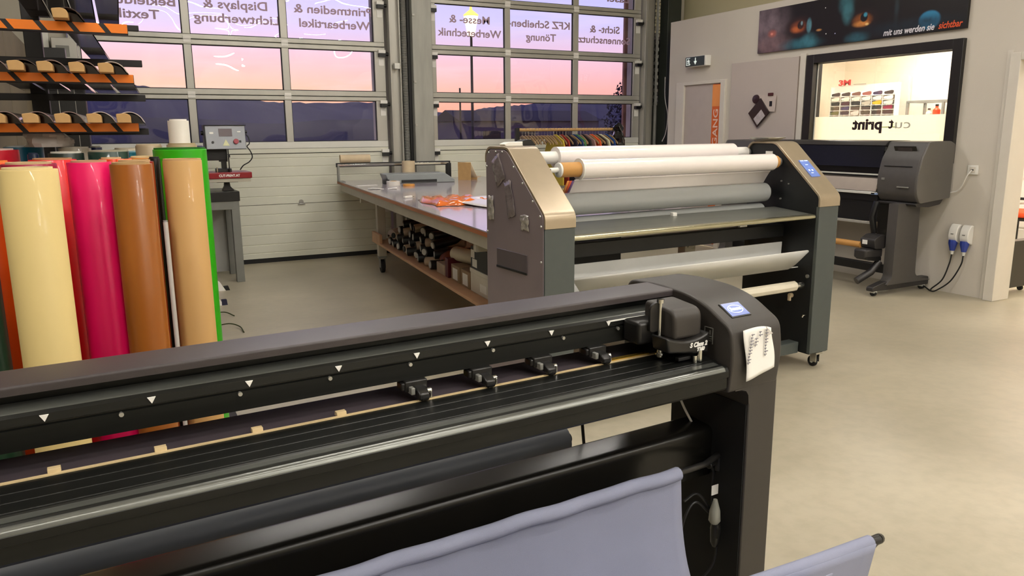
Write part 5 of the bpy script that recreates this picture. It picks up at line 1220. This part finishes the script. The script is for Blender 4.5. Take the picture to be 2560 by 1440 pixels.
# banner coordinates: y from 4.60 to 7.17, z 2.43..2.92; blobs are (y, z, half width, half height, colour, softness)
bl = [(7.05, 2.72, 0.48, 0.40, '#7c6c74', 0.85), (6.95, 2.50, 0.42, 0.16, '#84686c', 0.8), (6.52, 2.48, 0.40, 0.09, '#2c6676', 0.8), (6.40, 2.50, 0.16, 0.12, '#3f7f90', 0.9),
      (6.95, 2.635, 0.09, 0.06, '#d8684e', 0.9), (6.955, 2.632, 0.03, 0.022, '#ffb0a0', 0.8),  # red-white glare painted into the banner colours
      (6.55, 2.672, 0.24, 0.13, '#2a1512', 0.5), (6.56, 2.665, 0.15, 0.085, '#8a4526', 0.7), (6.58, 2.64, 0.12, 0.05, '#c86a30', 0.8), (6.53, 2.68, 0.055, 0.055, '#0b0a10', 0.4), (6.515, 2.70, 0.02, 0.03, '#8fb8c8', 0.6), (6.41, 2.665, 0.045, 0.095, '#5a8fa0', 0.5), (6.27, 2.60, 0.05, 0.018, '#e0a060', 0.8),
      (5.93, 2.83, 0.13, 0.15, '#2f6470', 0.7), (5.90, 2.72, 0.10, 0.14, '#3c7480', 0.7), (5.77, 2.47, 0.20, 0.08, '#2f6070', 0.8), (5.70, 2.64, 0.22, 0.14, '#1a0f10', 0.5), (5.72, 2.635, 0.15, 0.085, '#a05a20', 0.7), (5.73, 2.60, 0.13, 0.042, '#f0a050', 0.8), (5.70, 2.66, 0.055, 0.055, '#0a0a0e', 0.4), (5.685, 2.685, 0.030, 0.030, '#3f98b4', 0.6), (5.66, 2.59, 0.03, 0.018, '#ffd890', 0.7),
      (4.97, 2.545, 0.125, 0.095, '#2c80ac', 0.25), (5.33, 2.70, 0.04, 0.3, '#24343c', 0.9), (5.20, 2.52, 0.8, 0.10, '#12222e', 0.8),
      (6.17, 2.55, 0.008, 0.008, '#ffffff', 0.5), (6.05, 2.54, 0.008, 0.008, '#d0d0ff', 0.5), (6.20, 2.82, 0.008, 0.008, '#ffffff', 0.5)]
bn = thing('wall_banner', 'dark wide banner with two lit eyes and a blue disc above the office window', 'banner', (0, 0, 0))
MB().box(6.968, 6.998, 4.60, 7.17, 2.430, 2.915).build('board', blob_mat('banner_print', '#0a0709', bl), bn, bevel=0.002)
defm('banner_white', '#e4e2ea', rough=0.4); defm('banner_orange', '#e0582a', rough=0.4)
text('lettering', 'mit uns werden sie', 0.085, M('banner_white'), bn, (6.966, 5.185, 2.476), (PI / 2, 0, -PI / 2), bold=0.0015, width=0.545, shear=0.25)
text('lettering', 'sichtbar', 0.085, M('banner_orange'), bn, (6.966, 4.757, 2.478), (PI / 2, 0, -PI / 2), bold=0.0015, width=0.235, shear=0.25)

# pouch and papers pinned to the panel
po = thing('document_pouch', 'black document pouch hanging tilted on the pink panel by the office window', 'pouch', (6.962, 7.03, 1.78))
MB().box(-0.006, 0.0, -0.20, 0.08, -0.02, 0.17, Matrix.Rotation(math.radians(4), 4, 'X')).build('paper_sheet', mat('pale_note', '#c9bcb4', rough=0.6), po)
MB().box(-0.022, -0.008, -0.13, 0.13, -0.13, 0.10, Matrix.Translation((0, 0.05, -0.03)) @ Matrix.Rotation(math.radians(-42), 4, 'X')).build('pouch', mat('pouch_black', '#2a1c1a', rough=0.25, var=0.2), po, bevel=0.004)
MB().box(-0.026, -0.022, -0.065, 0.095, -0.11, -0.01, Matrix.Translation((0, 0.05, -0.04)) @ Matrix.Rotation(math.radians(-42), 4, 'X')).build('white_card', mat('grey_card', '#b9b0b0', rough=0.5, var=0.2, scale=30), po)
MB().ring([(1e-4, -0.03), (0.05, -0.025), (0.055, -0.008), (1e-4, -0.004)], (0, 0.10, 0.12), 'x', 16).build('hand_loop', mat('pouch_red', '#30181a', rough=0.35), po)
MB().box(-0.02, -0.004, -0.17, -0.09, 0.15, 0.185).build('clip', mat('clip_red', '#4a1818', rough=0.4), po, bevel=0.005)
MB().box(-0.010, -0.006, -0.155, -0.115, 0.03, 0.09).build('printed_mark', M('black'), po)

# data socket with cable, two blue plugs with cables
t = thing('wall_socket', 'white data socket with pale cable on the partition right of the printer', 'socket', (6.995, 4.405, 1.168))
MB().box(-0.012, 0.004, -0.048, 0.048, -0.042, 0.042).build('frame_plate', M('white_plastic'), t, bevel=0.003)
MB().box(-0.016, -0.012, -0.028, 0.028, -0.026, 0.026).build('insert', M('trim'), t, bevel=0.002)
MB().box(-0.018, -0.016, -0.012, 0.012, -0.006, 0.006).build('jack', M('black'), t)
MB().tube(bez([(-0.02, 0.0, 0.0), (-0.05, 0.02, -0.05), (-0.03, 0.07, -0.14), (-0.02, 0.12, -0.20), (-0.03, 0.19, -0.22)], 6), 0.006, 8).build('cable', M('cable_white'), t)
defm('plug_blue', '#2b3f94', rough=0.4)
for k, (y, lb) in enumerate(((4.49, 'left'), (4.378, 'right'))):
    t = thing('power_socket', '%s one of two white sockets with blue plugs low on the partition' % lb, 'power socket', (6.99, y, 0.55), 0)
    MB().prism(round_profile([(0.008, -0.07), (0.008, 0.11), (-0.03, 0.115), (-0.065, 0.07), (-0.075, 0.0), (-0.06, -0.045)], [0, 0.01, 0.03, 0.03, 0.02, 0.02]), -0.042, 0.042, 'y').build('socket_body', M('white_plastic'), t, bevel=0.010, seg=3)
    MB().box(-0.077, -0.068, -0.012, 0.012, 0.02, 0.028).build('lid_slot', M('steel_grey'), t)
    pg = MB().ring([(1e-4, 0.0), (0.038, 0.0), (0.040, -0.03), (0.034, -0.055), (0.022, -0.10), (1e-4, -0.10)], (-0.045, 0, -0.035), 'z', 10).build('blue_plug', M('plug_blue'), t, smooth=30)
    MB().ring([(1e-4, -0.10), (0.018, -0.10), (0.013, -0.135), (1e-4, -0.135)], (-0.045, 0, -0.035), 'z', 12).build('plug_neck', M('alu_light'), t)
    ye = 4.72 - y
    MB().tube(bez([(-0.045, 0, -0.17), (-0.05, 0.01, -0.26), (-0.07, 0.05 + k * 0.03, -0.42), (-0.10, 0.13 + k * 0.05, -0.52), (-0.10, ye - 0.10, -0.543), (-0.06, ye, -0.52), (-0.05, ye + 0.10, -0.47)], 8), 0.0065, 8).build('cable', M('cable_black'), t)

# ================================================================== OFFICE
ds = thing('swatch_display', 'white display rack of film swatches with red sign seen through the office window', 'display rack', (9.78, 7.86, 1.20))
MB().box(-0.02, 0.02, -0.54, 0.54, -0.3, 0.97).build('back_board', M('white_plastic'), ds)
MB().box(-0.09, -0.02, -0.55, -0.54, -0.3, 0.95).box(-0.09, -0.02, 0.54, 0.55, -0.3, 0.95).build('side_board', M('white_plastic'), ds)
MB().box(-0.20, 0.20, -0.56, 0.56, -1.20, -0.3).build('base_cabinet', M('white_plastic'), ds)
SW = [['#24262c', '#22262c', '#6a4a42', '#8c4e4a', '#3a2c50', '#26282c'], ['#eee6d4'] * 6, ['#222226', '#4a2c38', '#22262a', '#b0aca0', '#e8a820', '#d8d2c6'], ['#4a463a', '#28305a', '#34322e', '#26282c', '#202428', '#7c1c3c'], ['#5a6038', '#1c2030', '#cfc4bc', '#34382e', '#2c2426', '#30202e'], ['#5a5038', '#30302c', '#262a30', '#5c2a30', '#26324a', '#3a3a3c']]
for r_ in range(6):
    z1 = 0.868 - r_ * 0.067
    MB().box(-0.10, -0.02, -0.54, 0.54, z1 - 0.066, z1 - 0.060).build('shelf', M('white_plastic'), ds)
    for c_ in range(6):
        y1 = 0.535 - c_ * 0.179
        MB().prism(round_profile([(y1 - 0.012, z1 - 0.018), (y1 - 0.016, z1 - 0.052), (y1 - 0.150, z1 - 0.056), (y1 - 0.162, z1 - 0.012), (y1 - 0.140, z1)], 0.016, 3), -0.098, -0.090, 'x').build('swatch', mat('sw%d%d' % (r_, c_), SW[r_][c_], rough=0.3, var=0.05), ds)
        if c_: MB().box(-0.103, -0.02, y1 + 0.001, y1 + 0.007, z1 - 0.060, z1 + 0.001).build('divider', M('white_plastic'), ds)
defm('sign_red', '#c01c24', rough=0.4)
text('lettering', '3M', 0.105, M('sign_red'), ds, (-0.05, 0.345, 1.005), (PI / 2, 0, -PI / 2), bold=0.004, width=0.21, ext=0.004)
MB().box(-0.06, -0.04, -0.02, 0.18, 0.972, 0.979).build('sign_line', M('steel_grey'), ds)
t = thing('wall_panel', 'tall rounded white panel right of the swatch display in the office', 'panel', (10.32, 7.64, 0.9))
MB().prism(round_profile([(-0.09, 0.0), (-0.09, 1.39), (0.09, 1.39), (0.09, 0.0)], [0, 0.06, 0.06, 0]), -0.04, 0.02, 'x').build('panel', mat('panel_grey', '#dcd8cc', rough=0.4), t, bevel=0.004)
gc = thing('glass_case', 'aluminium framed glass case with orange bottles seen through the office window', 'display case', (10.06, 6.72, 0.0))
fr_ = MB()
for (y0, y1, z0, z1) in ((-0.56, 0.54, 1.885, 1.915), (-0.56, 0.54, 1.30, 1.33), (0.51, 0.54, 1.33, 1.89), (-0.56, -0.53, 1.33, 1.89), (-0.015, 0.015, 1.33, 1.89)): fr_.box(-0.20, -0.17, y0, y1, z0, z1).box(0.17, 0.20, y0, y1, z0, z1)
for y0 in (-0.56, 0.51): fr_.box(-0.17, 0.17, y0, y0 + 0.03, 1.885, 1.915)
fr_.build('frame', M('steel_grey'), gc)
MB().box(-0.17, 0.17, -0.53, 0.51, 1.33, 1.345).build('case_floor', M('alu_light'), gc)
MB().box(-0.17, 0.17, -0.53, 0.51, 1.60, 1.61).build('case_shelf', M('alu_light'), gc)
MB().box(-0.20, 0.20, -0.58, 0.56, 0.0, 1.30).build('base_cabinet', M('white_plastic'), gc)
def bottle(x, y, z, r, h, col, label):
    t = thing('bottle', label, 'bottle', (x, y, z), 0, 'bottles in the glass case')
    MB().ring([(1e-4, 0), (r, 0), (r, h * 0.7), (r * 0.4, h * 0.82), (r * 0.4, h * 0.9), (1e-4, h * 0.9)], (0, 0, 0), 'z', 16).build('body', mat('b' + col.strip('#'), col, rough=0.3), t)
    MB().cyl((0, 0, 0), r * 0.45, h * 0.9, h, 'z', 12).build('cap', M('black'), t)
bottle(9.98, 6.88, 1.61, 0.048, 0.25, '#e04a20', 'tall orange bottle in the left half of the glass case')
bottle(10.05, 7.04, 1.61, 0.04, 0.20, '#d8d4cc', 'white bottle left of the orange one in the case')
bottle(9.98, 6.50, 1.61, 0.09, 0.19, '#e05a34', 'wide orange bottle in the right half of the glass case')
bottle(10.05, 6.32, 1.61, 0.055, 0.22, '#4a4640', 'dark bottle at the right end of the glass case')
bottle(10.02, 6.66, 1.61, 0.03, 0.20, '#c8bca8', 'slim beige bottle by the middle bar of the case')
# office chair, pedestal, cupboards seen through the opening
oc = thing('office_chair', 'office chair with orange seat and black mesh back in the office', 'chair', (9.45, 5.36, 0), 20)
defm('seat_orange', '#e8501c', rough=0.7)
MB().prism(round_profile([(-0.24, -0.24), (-0.24, 0.24), (0.24, 0.24), (0.24, -0.24)], 0.10), 0.52, 0.59, 'z').build('seat', M('seat_orange'), oc, bevel=0.025, seg=4)
MB().box(-0.22, 0.22, -0.22, 0.22, 0.48, 0.52).build('seat_pan', M('black'), oc, bevel=0.01)
MB().prism(round_profile([(-0.22, 0.66), (-0.24, 1.08), (0.24, 1.08), (0.22, 0.66)], 0.12, 6), 0.24, 0.28, 'y').build('backrest', M('printer_dark'), oc, bevel=0.01)
MB().tube([(0, 0.10, 0.50), (0, 0.30, 0.55), (0, 0.31, 0.85)], 0.02, 8).build('back_arm', M('black'), oc)
MB().box(-0.30, -0.26, -0.12, 0.14, 0.73, 0.76).box(-0.29, -0.27, 0.0, 0.03, 0.5, 0.73).build('armrest', M('black'), oc, bevel=0.004)
MB().cyl((0, 0, 0), 0.028, 0.10, 0.48, 'z', 14).build('column', M('black_satin'), oc)
for k in range(5):
    a = 2 * PI * k / 5 + 0.3; ex_, ey_ = 0.29 * math.cos(a), 0.29 * math.sin(a)
    lg_ = MB().tube([(0, 0, 0.12), (ex_, ey_, 0.075)], [0.028, 0.018], 8).build('leg', M('black'), oc)
    MB().ring([(1e-4, -0.016), (0.027, -0.016), (0.027, 0.016), (1e-4, 0.016)], (ex_, ey_, 0.028), 'y', 14).build('castor', M('rubber'), lg_)
t = thing('pedestal', 'narrow black rolling pedestal just behind the office opening', 'pedestal', (7.55, 4.26, 0), 0)
MB().box(-0.20, 0.20, -0.045, 0.045, 0.05, 0.50).build('body', M('black_satin'), t, bevel=0.006)
for x in (-0.15, 0.15): MB().cyl((0, 0.0, 0.025), 0.025, x - 0.012, x + 0.012, 'x', 14).build('castor', M('rubber'), t)
t = thing('shelf_unit', 'white drawer cupboard at the office wall with an orange box on it', 'cupboard', (10.09, 5.05, 0))
MB().box(-0.25, 0.25, -0.9, 0.9, 0.0, 1.53).build('body', M('white_plastic'), t, bevel=0.004)
for k in range(5):
    for j in range(3):
        dwr = MB().box(-0.265, -0.25, -0.88 + j * 0.59, -0.31 + j * 0.59, 0.05 + k * 0.295, 0.32 + k * 0.295).build('drawer', M('white_plastic'), t, bevel=0.003)
        MB().box(-0.275, -0.265, -0.65 + j * 0.59, -0.54 + j * 0.59, 0.18 + k * 0.295, 0.19 + k * 0.295).build('handle', M('steel_grey'), dwr)
t = thing('storage_box', 'orange box standing on the white drawer cupboard', 'box', (10.07, 5.50, 1.532))
MB().box(-0.15, 0.15, -0.30, 0.30, 0.0, 0.26).build('body', M('orange_sheet'), t, bevel=0.004)
MB().box(-0.16, 0.16, -0.31, 0.31, 0.24, 0.275).build('lid', M('orange_sheet'), t, bevel=0.004)

# ================================================================== LUMINAIRES
lum = mat('lamp_glow', '#fff6e6', rough=0.5, emit='#fff9f2', estr=HALL_LAMP)
lum_o = mat('office_glow', '#fff6e6', rough=0.5, emit='#fff6ea', estr=OFFICE_LAMP)
k = -1
for (x, y) in ((1.6, 0.2), (4.4, 0.2), (1.4, 3.4), (4.6, 3.0), (1.6, 6.8), (4.8, 6.4), (-1.6, 1.6), (1.6, -3.0), (4.6, -3.0), (-0.4, -1.6), (3.0, -1.4)):  # the far left lamp and the two close behind the viewer are added fill
    k += 1
    t = thing('linear_lamp', 'linear luminaire hanging ' + ['over the black plotter', 'over the open floor right of the plotter', 'over the colourful rolls', 'over the laminator', 'in front of the left sectional door', 'in front of the right sectional door', 'over the floor left of the plotter, added to brighten the rolls', 'at the left rear of the hall', 'at the right rear of the hall', 'just behind the viewer, added as front light', 'behind the viewer to the right, added as front light'][k], 'lamp', (x, y, 4.15), 0, 'linear luminaires under the hall ceiling')
    MB().box(-0.75, 0.75, -0.045, 0.045, 0.0, 0.06).build('housing', M('alu_light'), t)
    MB().box(-0.74, 0.74, -0.040, 0.040, -0.012, 0.0).build('diffuser', lum, t)
    for s in (-0.6, 0.6): MB().cyl((s, 0, 0), 0.003, 0.06, 0.85, 'z', 6).build('suspension', M('chrome'), t)
for (x, y) in ((5.9, -3.6), (3.0, -4.2)):
    t = thing('ring_lamp', '%s round ring luminaire at the rear of the hall' % ('right' if x > 4 else 'left'), 'lamp', (x, y, 3.9), 0, 'ring luminaires at the rear of the hall')
    MB().pipe((0, 0, 0), 0.52, 0.42, 0.0, 0.05, 'z', 40).build('housing', M('alu_light'), t)
    MB().pipe((0, 0, 0), 0.51, 0.43, -0.012, 0.0, 'z', 40).build('diffuser', lum, t)
    MB().cyl((0.47, 0, 0), 0.003, 0.05, 1.09, 'z', 6).cyl((-0.47, 0, 0), 0.003, 0.05, 1.09, 'z', 6).build('suspension', M('chrome'), t)
for (x, y), nm_ in zip(((8.1, 7.6), (9.5, 6.9), (8.1, 5.0), (9.4, 4.6), (8.4, 2.4)), ('over the office corner by the grey door', 'in front of the swatch display', 'just inside the office window', 'over the orange chair', 'beyond the office opening')):
    t = thing('office_lamp', 'square office ceiling lamp ' + nm_, 'lamp', (x, y, 2.86), 0, 'square lamps in the office')
    MB().box(-0.31, 0.31, -0.31, 0.31, 0.0, 0.04).build('housing', M('alu_light'), t)
    MB().box(-0.29, 0.29, -0.29, 0.29, -0.01, 0.0).build('diffuser', lum_o, t)

# ================================================================== OUTSIDE
gm = mat('yard_ground', '#3e363a', rough=0.9, var=0.2, scale=0.3)
tag(MB().box(-400, 900, 9.95, 900, -0.6, -0.45).build('yard', gm), 'dark yard and fields outside the doors', kind='structure')
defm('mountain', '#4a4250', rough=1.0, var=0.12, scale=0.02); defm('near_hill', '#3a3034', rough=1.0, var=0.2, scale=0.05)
def ridge(name, pts, depth, m, label, jag):
    random.seed(9); g = []; xs = []
    P = [Vector((a, 0, b)) for a, b in pts]; fine = []
    for i in range(len(P) - 1):
        for k in range(8):
            v = P[i].lerp(P[i + 1], k / 8); fine.append((v.x, v.z + random.uniform(-jag, jag)))
    fine.append((P[-1].x, P[-1].z))
    for j in range(7):
        tt = j / 6; row = []
        for (x, z) in fine: row.append((x * (1 + 0.0 * tt), depth[0] + (depth[1] - depth[0]) * tt, -1.0 + (z + 1.0) * (tt ** 0.7) + (random.uniform(-jag, jag) if 0 < j < 6 else 0)))
        g.append(row)
    return tag(MB().sheet(g).build(name, m, smooth=60), label, kind='structure')
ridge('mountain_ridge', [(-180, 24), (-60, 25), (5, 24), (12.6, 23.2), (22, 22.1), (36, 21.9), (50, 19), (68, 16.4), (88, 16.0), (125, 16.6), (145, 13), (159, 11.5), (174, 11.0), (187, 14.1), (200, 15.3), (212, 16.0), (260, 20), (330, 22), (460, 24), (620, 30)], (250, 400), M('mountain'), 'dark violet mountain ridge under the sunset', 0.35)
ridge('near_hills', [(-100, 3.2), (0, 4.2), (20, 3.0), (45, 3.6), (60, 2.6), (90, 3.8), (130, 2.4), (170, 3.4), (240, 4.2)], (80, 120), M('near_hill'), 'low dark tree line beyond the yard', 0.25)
# street lamp outside
sl_ = thing('street_lamp', 'old style street lamp with a glowing yellow lantern outside the right door', 'street lamp', (10.80, 24.0, -0.45))
MB().ring([(1e-4, 0), (0.16, 0), (0.14, 0.5), (0.07, 0.6), (0.05, 1.5), (0.04, 5.0), (0.06, 5.05), (1e-4, 5.05)], (0, 0, 0), 'z', 12).build('pole', M('green_steel'), sl_)
MB().ring([(0.10, 5.05), (0.13, 5.10), (0.24, 5.62), (0.24, 5.66)], (0, 0, 0), 'z', 8).build('lantern', mat('lantern_glow', '#fff0c0', emit='#ffe9b0', estr=6.0), sl_)
MB().ring([(0.25, 5.66), (0.26, 5.70), (0.13, 5.80), (0.05, 5.86), (0.03, 6.02), (1e-4, 6.05)], (0, 0, 0), 'z', 8).build('lantern_hood', mat('hood_glow', '#f0c060', emit='#ffc85c', estr=2.2), sl_)
t = thing('flag_pole', 'thin pole standing left of the street lamp outside', 'pole', (16.4, 38.0, -0.45))
MB().cyl((0, 0, 0), 0.05, 0, 4.2, 'z', 8).build('pole', M('black'), t)
# reddish facade strip right behind the right door and a tree
fc = thing('facade_post', 'reddish timber facade strip outside the right edge of the right door', 'post', (7.02, 10.05, -0.45))
defm('facade_red', '#a8806c', rough=0.7, var=0.06)
MB().box(-0.02, 0.30, -0.10, -0.06, 0.0, 5.2).build('board', M('facade_red'), fc)
MB().box(0.05, 0.062, -0.104, -0.10, 0.0, 5.2).build('joint', M('black'), fc)
tr = thing('dark_tree', 'dark conifer shaped tree beyond the right door', 'tree', (22.9, 31.0, -0.45))
random.seed(14)
MB().cyl((0, 0, 0), 0.18, 0, 2.6, 'z', 8, 0.1).build('trunk', M('black'), tr)
lf = MB()
for i in range(3000):
    a = random.uniform(0, 2 * PI); h = random.uniform(1.4, 4.6); R = 2.0 * (1 - ((h - 1.2) / 3.6) ** 2) ** 0.5 * random.uniform(0.4, 1.0)
    c = Vector((R * math.cos(a), R * math.sin(a), h)); s = random.uniform(0.05, 0.12)
    d1_ = Vector((random.uniform(-1, 1), random.uniform(-1, 1), random.uniform(-1, 1))).normalized() * s; d2_ = Vector((random.uniform(-1, 1), random.uniform(-1, 1), random.uniform(0, 1.4))).normalized() * s * 1.4
    lf.add([c - d1_, c + d1_, c + d2_], [(0, 1, 2)])
tag(lf.build('foliage', mat('leaf_dark', '#2a2430', rough=0.9, var=0.3), tr), kind='stuff')
# parked cars as dark silhouettes
def car(x, y, rz, col, label):
    t = thing('parked_car', label, 'car', (x, y, -0.45), rz, 'parked cars in the yard')
    m = mat('car_' + col.strip('#'), col, rough=0.3, coat=0.6)
    MB().prism(round_profile([(-2.1, 0.30), (-2.15, 0.75), (-1.9, 0.92), (-1.2, 0.98), (-0.6, 1.42), (0.8, 1.46), (1.5, 1.0), (2.05, 0.90), (2.15, 0.6), (2.1, 0.30)], 0.12), -0.86, 0.86, 'y').build('body', m, t, bevel=0.06, seg=3)
    MB().prism([(-1.08, 1.0), (-0.56, 1.37), (0.76, 1.41), (1.3, 1.02)], -0.87, 0.87, 'y').build('side_window', M('black_satin'), t)
    for wx in (-1.35, 1.35):
        for wy in (-0.82, 0.82): MB().cyl((wx, 0, 0.32), 0.32, wy - 0.1, wy + 0.1, 'y', 20).build('wheel', M('rubber'), t)
car(6.2, 22.0, 10, '#5a5460', 'dark parked car seen through the left door, right pane')
car(2.8, 26.0, -5, '#6a6870', 'grey parked car seen through the left door, middle pane')
car(15.4, 26.5, 0, '#7a7474', 'parked car at the foot of the street lamp')
bd = thing('yard_shed', 'low pale building outside seen through the right door', 'building', (24.0, 46.0, -0.45))
MB().box(-5, 5, -2, 2, 0, 2.6).build('wall', mat('shed', '#5c5660', rough=0.9), bd)
MB().prism([(-2.3, 2.6), (0, 3.3), (2.3, 2.6)], -5.2, 5.2, 'x').build('roof', M('near_hill'), bd)
for x in (-3.5, -1.0, 1.6): MB().box(x, x + 1.2, -2.03, -2.0, 1.0, 2.0).build('window', M('black'), bd)

# ------------------------------------------------------------------ put the Empties built in world coordinates at their thing's base
bpy.context.view_layer.update()
for o in list(bpy.data.objects):
    if o.type == 'EMPTY' and o.parent is None and o.location.length < 1e-6 and o.children and o.get('kind') is None:
        pts = [Vector(v) + c.location for c in o.children for v in c.bound_box]
        base = Vector(((min(p.x for p in pts) + max(p.x for p in pts)) / 2, (min(p.y for p in pts) + max(p.y for p in pts)) / 2, min(p.z for p in pts)))
        o.location = base
        for c in o.children: c.location = c.location - base
